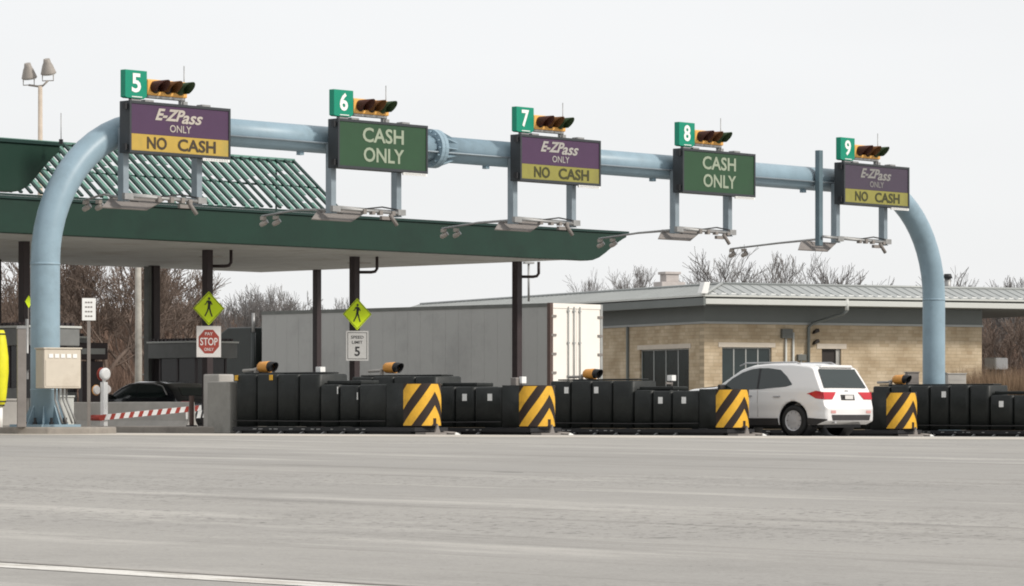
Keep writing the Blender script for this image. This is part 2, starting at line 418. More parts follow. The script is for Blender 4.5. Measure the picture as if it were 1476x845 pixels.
part('conduit', MB().tube([(2.9, -RT-0.02, ZG-0.10), (L0-2.9, -RT-0.02, ZG-0.10)], 0.022, 8), 'hanger', g)
sd = MB()
for k in range(9): sd.box(4.2+k*3.0, 4.32+k*3.0, -0.06, 0.06, ZG-RT-0.07, ZG-RT+0.02)
parts('saddle_clamp', sd, 'tube', g)
for x, zz in ((0, zb0), (L0, zb1)):
    b = MB().box(x-0.52, x+0.52, -0.52, 0.52, zz, zz+0.05)
    for k in range(8):
        m = T(x, 0, 0) @ RZ(k*math.pi/4)
        b.prism([(0.30, zz+0.05), (0.30, zz+0.45), (0.48, zz+0.05)], -0.012, 0.012, m)
    part('base_plate', b, 'tube', g)
    b = MB()
    for k in range(8):
        t = (k+0.5)*math.pi/4; px, py = x+0.44*math.cos(t), 0.44*math.sin(t)
        b.tube([(px, py, zz+0.05), (px, py, zz+0.19)], 0.03, 6, True, False)
        b.tube([(px, py, zz+0.05), (px, py, zz+0.10)], 0.05, 6, True, False)
    part('anchor_bolt', b, 'black', g)
bd = MB()
for x in (0, L0):
    bd.tube([(x, 0, 3.55), (x, 0, 3.60)], RT+0.006, 32)
    bd.tube([(x, 0, 0.95), (x, 0, 0.99)], RT+0.005, 32)
parts('weld_band', bd, 'tube', g)

# ---------------------------------------------------------------- lane signs and their companions
signs = [(48.9, '5', 'ez'), (54.95, '6', 'cash'), (60.88, '7', 'ez'), (66.76, '8', 'cash'), (73.25, '9', 'ez2')]
lab = {'5': 'purple and yellow NO CASH lane sign under the green number 5',
       '6': 'green CASH ONLY lane sign under the green number 6',
       '7': 'purple and yellow NO CASH lane sign under the green number 7',
       '8': 'green CASH ONLY lane sign under the green number 8',
       '9': 'faded purple and olive NO CASH lane sign under the green number 9'}
ZS0, ZS1, SW, VS = 5.93, 7.02, 2.84, 55.2
for (u, num, kind) in signs:
    t = thing('lane_sign', lab[num], 'lane sign', W(u, VS, ZS0), ANG, 'lane signs hung on the gantry pipe')
    h = ZS1-ZS0; w = SW/2
    cb = MB().box(-w, w, 0.0, 0.30, 0, h)
    part('cabinet', cb, 'cab_black', t, 0.012)
    bz = MB()
    for a in ((-w, w, h-0.055, h), (-w, w, 0, 0.055)): bz.box(a[0], a[1], -0.03, -0.001, a[2], a[3])
    for a in ((-w, -w+0.05), (w-0.05, w)): bz.box(a[0], a[1], -0.03, -0.001, 0.0551, h-0.0551)
    part('bezel', bz, 'cab_black', t)
    hg = MB()
    for zz in (0.12, h-0.12): hg.box(-w-0.06, -w-0.001, 0.03, 0.14, zz-0.05, zz+0.05); hg.box(-w-0.09, -w-0.06, 0.0, 0.1, zz-0.07, zz+0.07)
    parts('latch', hg, 'black', t)
    fy = -0.012
    if kind != 'cash':
        fade = kind == 'ez2'
        zsp = 0.405
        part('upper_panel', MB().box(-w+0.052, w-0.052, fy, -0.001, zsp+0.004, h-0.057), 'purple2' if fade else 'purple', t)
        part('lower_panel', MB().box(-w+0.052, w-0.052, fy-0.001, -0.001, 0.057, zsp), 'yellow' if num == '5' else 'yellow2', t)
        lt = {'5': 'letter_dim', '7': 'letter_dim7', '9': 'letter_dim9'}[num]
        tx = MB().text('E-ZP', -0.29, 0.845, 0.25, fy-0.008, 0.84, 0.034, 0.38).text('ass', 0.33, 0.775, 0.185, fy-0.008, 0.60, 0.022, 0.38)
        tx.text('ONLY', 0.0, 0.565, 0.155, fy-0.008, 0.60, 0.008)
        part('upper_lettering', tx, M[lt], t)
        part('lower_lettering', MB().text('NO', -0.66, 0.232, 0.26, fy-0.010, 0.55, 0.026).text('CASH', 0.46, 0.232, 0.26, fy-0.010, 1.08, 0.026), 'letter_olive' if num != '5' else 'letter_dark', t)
    else:
        part('face_panel', MB().box(-w+0.052, w-0.052, fy, -0.001, 0.057, h-0.057), 'green', t)
        tx = MB().text('CASH', 0.0, 0.775, 0.33, fy-0.008, 1.30, 0.022).text('ONLY', 0.02, 0.335, 0.33, fy-0.008, 1.28, 0.022)
        part('lettering', tx, 'letter_green', t)
    mk = MB().box(w-0.78, w-0.02, -0.022, 0.02, -0.062, -0.003)
    part('maker_strip', mk, 'white', t)
    mk = MB()
    for k in range(15): mk.box(w-0.74+k*0.046, w-0.74+k*0.046+0.012, -0.026, -0.0225, -0.05, -0.016)
    part('strip_marks', mk, 'black', t)
    mk = MB()
    for k in range(2):
        x = -0.8+k*1.6
        mk.box(x-0.12, x+0.12, 0.06, 0.24, h+0.001, h+0.05)
    parts('lifting_lug', mk, 'galv', t)
    # number sign
    n = thing('number_sign', 'green square sign with white number %s on top of its lane sign' % num, 'number sign', W(u-1.20, VS+0.02, ZS1+0.003), ANG, 'lane number signs on the gantry')
    hw = 0.30
    pl = [(-hw, 0.07), (-hw, 0.64), (hw, 0.64), (hw, 0.11), (hw-0.08, 0.05), (-hw+0.06, 0.05)]
    part('number_box', MB().prism(pl, 0, 0.16), 'num_green', n, 0.01)
    part('digit', MB().text(num, 0, 0.375, 0.40, -0.006, 0.25, 0.026), 'white', n)
    part('bracket', MB().box(-0.10, 0.16, 0.03, 0.13, 0, 0.048), 'galv', n)
    part('lower_stripe', MB().box(-0.12, 0.16, -0.006, -0.001, 0.075, 0.093), 'white', n)
    # traffic signal lying on its side
    s = thing('traffic_signal', 'yellow three-lens traffic signal on its side beside the number %s' % num, 'traffic signal', W(u-0.86, VS+0.05, ZS1+0.15), ANG, 'traffic signals on the gantry')
    part('housing', MB().box(0.0, 1.12, 0.0, 0.22, 0.0, 0.34), 'sig_yellow', s, 0.03)
    part('mounting_rail', MB().box(0.02, 1.05, 0.02, 0.18, -0.05, -0.002).box(0.98, 1.04, 0.05, 0.14, -0.147, -0.051), 'galv', s)
    for k, vm, lm in ((0, 'vis_red', 'stripe_red'), (1, 'vis_amber', 'amber'), (2, 'vis_green', 'num_green')):
        cx = 0.21+k*0.35; vz = MB(); nn = 18; ang0 = R(-40); ang1 = R(220); vs = []
        for j, (yy, dz) in enumerate(((0.0, 0.0), (-0.26, 0.0))):
            for rr in (0.130, 0.140):
                for i in range(nn+1):
                    a = ang0+(ang1-ang0)*i/nn
                    y_ = yy if j == 0 else yy - 0.15*math.sin(a)
                    vs.append((cx+rr*math.cos(a), y_-0.002, 0.17+rr*math.sin(a)+dz))
        q = nn+1; fs = []
        for i in range(nn):
            fs += [(i, i+1, 2*q+i+1, 2*q+i), (q+i, 3*q+i, 3*q+i+1, q+i+1), (2*q+i, 2*q+i+1, 3*q+i+1, 3*q+i)]
        vz.add(vs, fs, True)
        vo = part('visor', vz, vm, s)
        part('lens', MB().lathe([(0.126, 0), (0.115, 0.02), (0.07, 0.045), (0.001, 0.055)], 18, T(cx, -0.001, 0.17) @ RX(R(90))), 'chev_k' if k < 2 else 'vis_green', vo)
    # whip antenna
    a = thing('whip_antenna', 'thin upright whip antenna on the sign top beside the signal for lane %s' % num, 'antenna', W(u+0.22, VS+0.12, ZS1+0.0), ANG, 'whip antennas on the lane signs')
    part('base_mount', MB().box(-0.06, 0.06, -0.05, 0.05, 0.001, 0.08).tube([(0, 0, 0.08), (0, 0, 0.22)], 0.022, 8), 'galv', a)
    part('rod', MB().tube([(0, 0, 0.22), (0, 0, 0.84)], 0.011, 6), 'galv', a)

# ---------------------------------------------------------------- reader frames hanging below the signs
arms = {'5': (1.15, 0.10), '6': (2.15, 0.05), '7': (2.2, 0.0), '8': (2.4, -0.02), '9': (3.0, -0.05)}
for (u, num, kind) in signs:
    L_, dz = arms[num]
    t = thing('reader_frame', 'steel hanger frame with tag antenna plate and camera arm below the lane %s sign' % num, 'antenna frame', W(u, 55.62, 4.95), ANG, 'antenna frames under the gantry')
    # two wide-flange hangers clamped to the pipe
    for x in (-1.22, 0.84):
        hb = MB()
        z1 = ZS0-4.95+0.55
        hb.box(x-0.075, x+0.075, -0.10, 0.08, 0, z1); hb.box(x-0.09, x+0.09, -0.115, 0.095, -0.012, -0.001)
        part('hanger', hb, 'hanger', t)
    part('crossbar', MB().tube([(-1.25, -0.16, 0.10), (0.95, -0.16, 0.06)], 0.038, 10).tube([(-1.2, 0.14, 0.16), (0.9, 0.14, 0.12)], 0.03, 8), 'galv', t)
    cl = MB()
    for x in (-1.22, 0.84): cl.box(x-0.12, x+0.12, -0.2, -0.105, 0.02, 0.15)
    parts('clamp', cl, 'galv', t)
    m = T(-0.72, 0.27, -0.02) @ RX(R(-50))
    if num == '9': m = T(-1.65, 0.27, -0.10) @ RX(R(-50))
    pl = MB().prism([(-1.0, -0.22), (0.25, -0.22), (1.0, 0.17), (-0.50, 0.17)], -0.02, 0.02, m)
    part('antenna_plate', pl, 'plate', t, 0.01)
    part('slot', MB().box(-0.05, 0.16, -0.025, -0.021, 0.03, 0.06, m), 'black', t)
    cb = MB()
    x0 = -1.22 if num != '9' else -1.75
    cb.tube([(x0, 0.10, 0.05+0.02), (x0, 0.10+L_*0.45, 0.06+dz), (x0, 0.1+L_, -0.04+dz)], [0.032, 0.026, 0.024], 8)
    part('camera_arm', cb, 'galv', t)
    # small fittings on the crossbar
    ft = MB(); rnd = random.Random(int(num))
    for k in range(4):
        x = -0.4+k*0.32+rnd.uniform(-0.08, 0.08); hgt = rnd.uniform(0.02, 0.08)
        ft.box(x-0.05, x+0.05, -0.22, -0.12, 0.0, 0.04+hgt)
    ft.tube([(0.45, -0.2, 0.02), (0.62, -0.25, -0.22)], 0.045, 8)
    ft.box(0.2, 0.5, -0.2, -0.12, -0.10, -0.02)
    part('bracket', ft, 'post_grey', t)
    jb = MB().tube([(-0.3, -0.16, 0.12), (0.3, -0.10, 0.19), (0.8, -0.13, 0.14)], 0.018, 6)
    part('cable', jb, 'black', t)
    for k in (0, 0.42):
        yy = 0.1+L_-0.05-k; zz = -0.05+dz
        cm = MB().box(x0-0.05, x0+0.05, yy-0.05, yy+0.05, zz-0.08, zz)
        cm.lathe([(0.035, -0.10), (0.055, -0.07), (0.062, 0.02), (0.045, 0.09)], 12, T(x0+0.02, yy, zz-0.15) @ RZ(R(25)) @ RX(R(62)))
        co = part('camera', cm, 'lamp_body', t)
        part('lens_glass', MB().lathe([(0.05, 0), (0.05, 0.012)], 12, T(x0+0.02, yy, zz-0.15) @ RZ(R(25)) @ RX(R(62)) @ T(0, 0, 0.091)), 'galv', co)
    if num == '9':
        part('upright_post', MB().box(-2.02, -1.86, -0.10, 0.04, -0.12, 2.36), 'post_blue', t, 0.01)
        part('crossbar', MB().tube([(-1.95, -0.16, 0.12), (-1.2, -0.16, 0.10)], 0.036, 10), 'galv', t)

# ---------------------------------------------------------------- toll canopies
def canopy(name, label, u0, u1, v0, v1, z0, z1, endtop, lip=0.35):
    t = thing(name, label, 'canopy', W(u1, v0, z0), ANG)
    Lc = u1-u0; D = v1-v0; H = z1-z0
    # front fascia with a rounded far end, outline in x (along the front) and z
    e = endtop; pr = [(-Lc, 0), (-e, 0), (-e*0.86, H*0.03), (-e*0.70, H*0.13), (-e*0.54, H*0.30), (-e*0.38, H*0.50), (-e*0.22, H*0.68), (-e*0.08, H*0.82), (0, H*0.88), (0, H), (-Lc, H)]
    fo = part('fascia', MB().prism(pr, 0, 0.30), 'fascia', t, 0.02)
    bt = MB()
    bt.box(-Lc, 0.06, -0.05, 0.34, H, H+0.07)
    part('roof_edge_trim', bt, 'rib', t)
    # back and end fascias
    part('back_fascia', MB().box(-Lc, -endtop, D-0.3, D, 0.05, H), 'fascia', t, 0.02)
    part('end_fascia', MB().box(-endtop-0.25, -endtop+0.02, 0.303, D-0.303, 0.05, H), 'fascia', t, 0.02)
    sf = MB(); k = 0
    x = -Lc
    while x < -endtop-0.3:
        x2 = min(x+1.2, -endtop-0.26)
        sf.box(x+0.012, x2-0.012, 0.305, D-0.305, 0.03+0.0005*(k % 2), 0.10)
        x = x2; k += 1
    part('soffit', sf, 'soffit', t)
    for q in range(int(Lc/6)):
        xq = -endtop-3.2-q*6
        part('soffit_light', MB().box(xq-0.25, xq+0.25, D*0.45-0.25, D*0.45+0.25, 0.002, 0.029), 'conc_l', t)
    part('roof_deck', MB().box(-Lc, -endtop-0.26, 0.31, D-0.31, 0.102, 0.16), 'booth', t)
    return t, Lc, D, H
cv0, cv1 = 68.4, 82.6
t, Lc, D, H = canopy('toll_canopy', 'long dark green toll plaza canopy with ribbed teal roof on dark columns', 38, 78.4, cv0, cv1, 5.0, 5.86, 1.75)
# lattice roof: ribs up the front slope, slats on the rear slope
cu1 = 78.4
xr = 66.6-cu1                                    # right-hand end of the raised roof
RU, RH = 1.95, 1.50
rb = MB()
sl = math.hypot(RU, RH)
x = xr; k = 0
xend = 40-cu1
ribs = []
front = MB()
x = xr
while x > xend:
    m = T(x, 0.12, H+0.16) @ RX(math.atan2(RH, RU))
    front.box(-0.047, 0.047, 0, sl, 0, 0.05, m)
    x -= 0.33
part('roof_rib', front, 'rib', t)
pu = MB()
for f in (0.0, 0.5, 1.0):
    y = 0.12+RU*f; z = H+0.14+RH*f
    pu.box(xend, xr+0.05, y-0.04, y+0.04, z-0.05, z-0.002)
part('purlin', pu, 'rib', t)
back = MB(); rr = random.Random(5); kk = 0
x = xr-0.165
while x > xend:
    m = T(x, 0.12, H+0.155) @ RX(math.atan2(RH, RU))
    w1 = 0.10; kk += 1
    f0 = 0.17+0.08*math.sin(kk*0.55)+rr.uniform(-0.08, 0.08); f1 = 0.62+0.12*math.sin(kk*0.37+1)
    a0 = f0*sl; b0 = f1*sl
    if rr.random() < 0.93: back.box(-w1, w1, a0, b0, -0.03, -0.012, m)
    back.box(-w1, w1, b0+rr.uniform(0.02, 0.20), sl-0.02, -0.03, -0.012, m)
    if rr.random() < 0.35: back.box(-w1, w1, 0.02, 0.22*sl*rr.uniform(0.6, 1), -0.03, -0.012, m)
    x -= 0.33
part('roof_slat', back, 'slat', t)
rg = MB().box(xend, xr+0.05, 0.12+RU-0.05, 0.12+RU+0.95, H+0.16+RH, H+0.22+RH)
part('ridge_cap', rg, 'slat', t)
st = MB()
for x in (xr-0.2, xr-8, xr-16, xr-24):
    st.box(x-0.02, x+0.02, 0.12+RU+0.43, 0.12+RU+0.47, 0.16, H+0.159+RH)
part('roof_strut', st, 'rib', t)
# columns
def colm(u, v, w=0.11, casing=False):
    zt = ZI.get(min(ZI, key=lambda k: abs(k-u)), 0)
    p = W(u, v)
    mb = MB().box(u-cu1-w, u-cu1+w, v-cv0-w, v-cv0+w, zt-5.0, 0.028)
    o = part('column', mb, 'column', t, 0.01)
    part('column_base', MB().box(u-cu1-w-0.08, u-cu1+w+0.08, v-cv0-w-0.08, v-cv0+w+0.08, zt-5.0+0.001, zt-5.0+0.05), 'column', o)
    return o
for u in (54.0, 58.3, 64.8, 70.52, 76.2):
    vc = 72.0 if u < 75 else 70.84
    o = colm(u, vc)
    # U-shaped drain pipe bracket below the soffit
    x = u-cu1; y = vc-cv0
    if u > 60:
        part('drain_pipe', MB().tube([(x+0.1, y-0.02, -0.42), (x+0.38, y-0.30, -0.42), (x+0.46, y-0.38, -0.40), (x+0.50, y-0.42, -0.32), (x+0.5, y-0.42, 0.03)], 0.045, 8), 'column', o)
for u in (57.9, 64.5, 70.7, 77.0): colm(u if u < 75 else 76.2, 81.0 if u < 75 else 79.5, 0.13 if u < 75 else 0.10)
part('column_casing', MB().box(70.38-cu1, 70.5-cu1, 80.9-cv0, 81.12-cv0, ZI[70.8]-5, 0.0), 'col_grey', t)

t2, _, _, _ = canopy('front_canopy', 'dark green rounded end of a nearer canopy behind the left gantry leg', 30, 47.62, 57.6, 61.2, 5.16, 6.2, 1.25)
for u in (33.0, 39.0):
    part('column', MB().box(u-47.62-0.12, u-47.62+0.12, 1.8, 2.04, -5.16+gzu(u, 59)-0.1, 0.03), 'column', t2)

# ---------------------------------------------------------------- crash cushions
def rounded(x0, x1, y0, y1, z0, z1, r=0.09, n=4):
    pts = []
    for cx, cy, a0 in ((x1-r, y0+r, -90), (x1-r, y1-r, 0), (x0+r, y1-r, 90), (x0+r, y0+r, 180)):
        for i in range(n+1):
            a = R(a0+90*i/n); pts.append((cx+r*math.cos(a), cy+r*math.sin(a)))
    m = len(pts); mb = MB()
    vs = [(x, y, z) for z in (z0, z1-0.03) for x, y in pts]
    cx, cy = (x0+x1)/2, (y0+y1)/2
    vs += [(cx+(x-cx)*0.94, cy+(y-cy)*0.94, z1) for x, y in pts]
    fs = []
    for j in range(2):
        for i in range(m): fs.append((j*m+i, j*m+(i+1) % m, (j+1)*m+(i+1) % m, (j+1)*m+i))
    mb.add(vs, fs, True)
    mb.f.append([2*m+i for i in range(m)]); mb.sm.append(False)
    mb.f.append([i for i in range(m)][::-1]); mb.sm.append(False)
    return mb
CROWS = [(54.36, 'striped nose crash cushion leading the row, nearest the concrete block', 'first'),
         (58.08, 'striped nose crash cushion mostly behind the leading one, in front of the trailer tail', 's'),
         (65.06, 'striped nose crash cushion beside the white suv front', 's'),
         (71.88, 'striped nose crash cushion just behind the white suv tail', 's'),
         (75.9, 'long black crash cushion in front of the right gantry leg, its nose out of view', 'long')]
RN = 0.49
for ci, (u, lb, _k) in enumerate(CROWS):
    z0 = gzu(u, 56)
    V0 = 49.0 if _k == 'long' else 53.0
    t = thing('crash_cushion', lb, 'crash cushion', W(u, V0, z0), ANG, 'crash cushions before the toll islands')
    # nose: half-round drum at the approach end
    top, bot = 1.13, 0.17
    nn = 24; vs = []; fs = []
    pl = [(-RN, 1.0)] + [(-RN*math.cos(math.pi*i/nn), RN-RN*math.sin(math.pi*i/nn)) for i in range(nn+1)] + [(RN, 1.0)]
    m = len(pl)
    nb = MB(); vs = [(x, y, z) for z in (bot, top) for x, y in pl]
    fs = [(i, i+1, m+i+1, m+i) for i in range(m-1)]
    nb.add(vs, fs, True); nb.f.append([m+i for i in range(m)]); nb.sm.append(False)
    nb.f.append([0, m, 2*m-1, m-1]); nb.sm.append(False); nb.f.append(list(range(m))[::-1]); nb.sm.append(False)
    part('nose', nb, 'poly', t)
    # chevron sheet wrapped around the nose
    def wrap(a, z, off):
        th = a/RN
        return ((RN+off)*math.sin(th), RN-(RN+off)*math.cos(th), z)
    zc0, zc1, am, K = 0.20, 1.11, RN*R(88), 1.36
    nc = 60
    bk = MB(); vs = []; fs = []
    for i in range(nc+1):
        a = -am+2*am*i/nc
        vs += [wrap(a, zc0-0.01, 0.003), wrap(a, zc1+0.01, 0.003)]
    for i in range(nc): fs.append((2*i, 2*i+2, 2*i+3, 2*i+1))
    bk.add(vs, fs, True)
    sh = part('chevron_sheet', bk, 'chev_k', t)
    yb = MB()
    jit = random.Random(ci)
    dj = jit.uniform(-0.02, 0.02)
    for (c0, c1) in ((0.30+dj, 0.63+dj), (0.93+dj, 1.24+dj), (1.56+dj, 1.98+dj)):
        for i in range(nc):
            a0 = -am+2*am*i/nc; a1 = -am+2*am*(i+1)/nc
            q = []
            for a in (a0, a1):
                lo = max(zc0, min(zc1, c0-K*abs(a))); hi = max(zc0, min(zc1, c1-K*abs(a)))
                q += [lo, hi]
            if q[1]-q[0] < 1e-4 and q[3]-q[2] < 1e-4: continue
            if abs((a0+a1)/2) < 0.045 and c0 < 0.5: q[0] = max(q[0], 0.36); q[2] = max(q[2], 0.36)
            yb.add([wrap(a0, q[0], 0.006), wrap(a1, q[2], 0.006), wrap(a1, q[3], 0.006), wrap(a0, q[1], 0.006)], [(0, 1, 2, 3)], True)
    part('yellow_stripes', yb, 'chev_y', sh)
    # black cartridges behind
    ys_ = [1.02, 1.92, 2.55, 3.15, 3.85, 4.55, 5.25, 5.95]
    wj = random.Random(40+ci)
    ns = 3
    if _k == 'long': ys_ = [1.02, 1.8, 2.6, 3.4, 4.15, 4.8, 5.45, 6.1, 6.75, 7.4, 8.0]; ns = 4
    YE = ys_[-1]; YS = ys_[ns]
    for i in range(len(ys_)-1):
        a, b = ys_[i], ys_[i+1]
        hh = 1.10 if i < ns else 1.36
        if i == ns-1: hh = 1.11
        part('cartridge', rounded(-RN+0.02-wj.uniform(0, 0.014), RN-0.02, a+0.012, b-0.012, 0.17, hh+wj.uniform(-0.012, 0.012), 0.10), 'poly', t)
    part('side_cable', MB().tube([(-RN-0.015, ys_[0], 0.30), (-RN-0.012, YE*0.5, 0.285), (-RN-0.015, YE, 0.30)], 0.014, 6), 'cladding', t)
    # side rails & top cover
    rl = MB()
    rl.box(-0.28, 0.28, 2.0, YS-0.05, 1.115, 1.20)
    rl.box(-0.20, 0.20, YS+0.05, YE-0.05, 1.365, 1.40)
    part('top_cover', rl, 'poly', t, 0.02)
    fr = MB()
    fr.box(-0.52, 0.52, 0.10, YE, 0.07, 0.16)
    fr.box(-0.44, 0.44, 0.30, YE, -0.02, 0.069)
    part('skid_frame', fr, 'black', t)
    for i in range(1, len(ys_)):
        y = ys_[i]-0.2
        for s_ in (-1, 1):
            ft = MB().prism([(s_*0.46, 0.0), (s_*0.60, 0.0), (s_*0.60, 0.012), (s_*0.50, 0.068), (s_*0.46, 0.068)][::s_], y-0.025, y+0.025)
            part('skid_foot', ft, 'galv', t)
    sp = MB()
    rs_ = random.Random(ci+3)
    for i in range(1, len(ys_)-1):
        y = ys_[i]
        for q in range(3):
            if rs_.random() < 0.6: sp.box(-0.54, -0.521, y-0.30+q*0.2, y-0.30+q*0.2+rs_.uniform(0.04, 0.14), 0.10, 0.125)
    part('rail_bolt_strip', sp, 'galv', t)
    # anchor plate at the nose
    an = MB().box(-0.5, 0.15, -0.22, 0.10, 0.0, 0.05).prism([(-0.08, 0.05), (0.08, 0.05), (0.0, 0.24)], -0.10, -0.06).tube([(0.15, -0.12, 0.05), (0.42, -0.22, 0.03)], 0.03, 8)
    part('anchor_plate', an, 'post_grey', t)
    part('reflective_stud', MB().prism([(0.34, 0.0), (0.52, 0.0), (0.43, 0.035), (0.36, 0.055)], -0.30, -0.27), 'white', t)
    # stickers on the visible side
    sk = {0: [], 1: [1.4, 2.2], 2: [1.5, 2.25, 4.35, 5.35], 3: [1.5, 2.25, 4.35], 4: [2.2, 3.75, 5.6]}[ci]
    for y in sk:
        zz = 0.86 if y < YS else 1.12
        part('sticker', MB().box(-RN+0.008, -RN+0.0185, y-0.07, y+0.07, zz-0.08, zz+0.08), 'white', t)
    if ci == 0:
        for y in (4.72, 5.88): part('sticker', MB().box(-RN-0.0, -RN+0.018, y-0.05, y+0.05, 1.22, 1.34), 'chev_y', t)
        for y, z_ in ((2.55, 0.98), (1.92, 0.85)): part('painted_glint', MB().box(-RN+0.004, -RN+0.014, y-0.012, y+0.012, z_-0.08, z_+0.08), 'white', t)  # white slivers paint thin light reflections onto the cartridge sides
    # concrete backup block
    if ci != 0:
        part('backup_block', MB().box(-0.40, 0.40, YE+0.02, YE+(0.5 if ci < 4 else 0.3), 0.10, 1.15), 'conc', t, 0.03)
# the big concrete block behind the first cushion
u, v = 54.5, 59.1
z0 = gzu(u, v)
o = part('concrete_block', MB().box(-0.62, 0.55, 0.0, 0.78, 0.0, 1.20), 'conc', None, 0.03)
o.location = W(u, v, z0); o.rotation_euler = (0, 0, ANG); tag(o, 'bare grey concrete block at the back end of the leading crash cushion', 'concrete block')
o = part('concrete_post', MB().box(-0.1, 0.38, 0.0, 0.55, 0.0, 1.38), 'conc_l', None, 0.03)
o.location = W(u, 60.05, z0); o.rotation_euler = (0, 0, ANG); tag(o, 'pale block showing just above and behind the bare concrete block', 'concrete block')

# amber hooded flashers above the cushions' back ends
LM = {0: (58.35, 1.40), 1: (58.0, 1.44), 2: (57.9, 1.40), 3: (57.9, 1.40), 4: (56.35, 1.40)}
lamp_lab = ['amber hooded flasher above the leading cushion near the concrete block',
            'amber hooded flasher in front of the trailer beside the speed limit sign post',
            'amber hooded flasher in front of the white trailer doors',
            'x',
            'amber hooded flasher before the stone wall, just right of the suv tail']
for ci, (v, z) in LM.items():
    if ci == 3: continue
    u = CROWS[ci][0]; z0 = gzu(u, 56)
    t = thing('flasher_lamp', lamp_lab[ci], 'flasher', W(u-0.05, v+0.08, z0+z), ANG, 'amber flashers above the cushions')
    t.scale = (0.86, 0.86, 0.86)
    m = T(0, 0, 0.15)
    part('lamp_body', MB().lathe([(0.05, -0.02), (0.11, 0.0), (0.145, 0.06), (0.15, 0.20), (0.155, 0.38), (0.15, 0.40)], 20, m @ RX(R(90)) @ T(0, 0, -0.15)), 'amber', t)
    vz = MB(); nn = 18; vs = []
    for yy in (-0.252, -0.40):
        for rr in (0.135, 0.148):
            for i in range(nn+1):
                a = R(-60+300*i/nn)
                vs.append((rr*math.cos(a), yy - (0.0 if yy > -0.3 else 0.09*math.sin(a)), 0.15+rr*math.sin(a)-(0 if yy > -0.3 else 0.02)))
    q = nn+1; fs = []
    for i in range(nn): fs += [(i, i+1, 2*q+i+1, 2*q+i), (q+i, 3*q+i, 3*q+i+1, q+i+1), (2*q+i, 2*q+i+1, 3*q+i+1, 3*q+i)]
    vz.add(vs, fs, True)
    part('visor', vz, 'black', t)
    part('lens', MB().lathe([(0.132, 0.0), (0.10, 0.03), (0.01, 0.045)], 18, m @ RX(R(90)) @ T(0, 0, 0.251)), 'black', t)
    part('support_tube', MB().tube([(0, 0.14, 0.14), (0, 0.40, 0.07), (0, 0.80, 0.06)], 0.04, 8).box(-0.05, 0.05, 0.25, 0.33, -0.06, 0.10), 'conc_l', t)

# small boxes on the rear ends
def smallbox(px, pz_top, u, name, label, w=0.16, h=0.17):
    tt = (px-738)/5000.0; v = u*(SA-0)*0; 
    v = u*((CA - SA*tt)/(CA*tt + SA)); p = W(u, v); s_ = 5000/p.y
    z = EYE+(595-pz_top)/s_
    t = thing(name, label, 'sensor box', W(u, v, z-h), ANG)
    part('housing', MB().box(-w/2, w/2, -w/2, w/2, 0.03, h), 'white', t, 0.01)
    part('stem', MB().tube([(0, 0, -0.10), (0, 0, 0.03)], 0.03, 8).box(-0.22, -0.02, -0.02, 0.02, -0.05, 0.0), 'post_grey', t)
smallbox(462, 529, 54.5, 'sensor_box', 'small white sensor box above the leading cushion, in front of the trailer side')
smallbox(968, 541, 65.1, 'sensor_box', 'small white sensor box in front of the shaded building window')
# little camera head on tripod-like mount by the second nose
t = thing('camera_head', 'small grey camera head with white front behind the second striped nose', 'camera', W(60.6, 56.3, gzu(60, 56)+1.02), ANG)
part('stand', MB().tube([(0, 0, -1.02), (0, 0, 0.1)], 0.03, 8).tube([(0, 0, 0.05), (-0.18, 0, -0.1)], 0.02, 6).tube([(0, 0, 0.05), (0.18, 0, -0.1)], 0.02, 6).box(-0.2, 0.32, -0.03, 0.03, -0.12, -0.06), 'galv', t)
part('head', MB().box(-0.13, 0.05, -0.05, 0.14, 0.1, 0.34), 'post_grey', t, 0.03)
part('face', MB().box(-0.02, 0.14, -0.14, -0.052, 0.20, 0.36), 'white', t, 0.01)

# ---------------------------------------------------------------- building
BA = math.atan(0.487)
BP = Vector((7.09, 128.0, 0))
ZB = -0.3
t = thing('stone_building', 'tan stone toll office with grey metal eaves and low hipped roof', 'building', BP, BA)
# wall pieces around openings; front along x, shaded side along y
def wall_x(x0, x1, z0, z1, holes):
    mb = MB(); xs_ = sorted({x0, x1} | {h[0] for h in holes} | {h[1] for h in holes}); th = 0.35
    for a, b in zip(xs_, xs_[1:]):
        hs = [h for h in holes if h[0] <= a+1e-6 and h[1] >= b-1e-6]
        if hs:
            h = hs[0]; mb.box(a, b, 0, th, h[3], z1)
            if h[2] > z0+0.01: mb.box(a, b, 0, th, z0, h[2])
        else: mb.box(a, b, 0, th, z0, z1)
    return mb
def swap(mb):   # mirror x<->y so the wall runs along y
    mb.v = [(y, x, z) for x, y, z in mb.v]; mb.f = [f[::-1] for f in mb.f]; return mb
win1 = (0.76, 2.87, 0.9, 2.93); door = (5.05, 5.90, ZB, 2.90)
part('front_wall', wall_x(0.0, 12.2, ZB, 3.80, [win1, door]), 'stone_x', t)
win2 = (1.16, 5.05, 0.9, 2.90)
sw = swap(wall_x(0.36, 28.0, ZB, 3.80, [win2, (9, 12, 0.9, 2.9)]))
part('side_wall', sw, 'stone_y', t)
part('end_wall', MB().box(11.85, 12.19, 0.36, 27.6, ZB, 3.79), 'stone_y', t)
part('back_wall', MB().box(0.36, 11.84, 27.6, 27.99, ZB, 3.79), 'stone_x', t)
part('corner_downspout', MB().box(-0.09, -0.012, 4.9+1.0, 5.0+1.0, ZB, 3.8), 'bldgmetal', t)
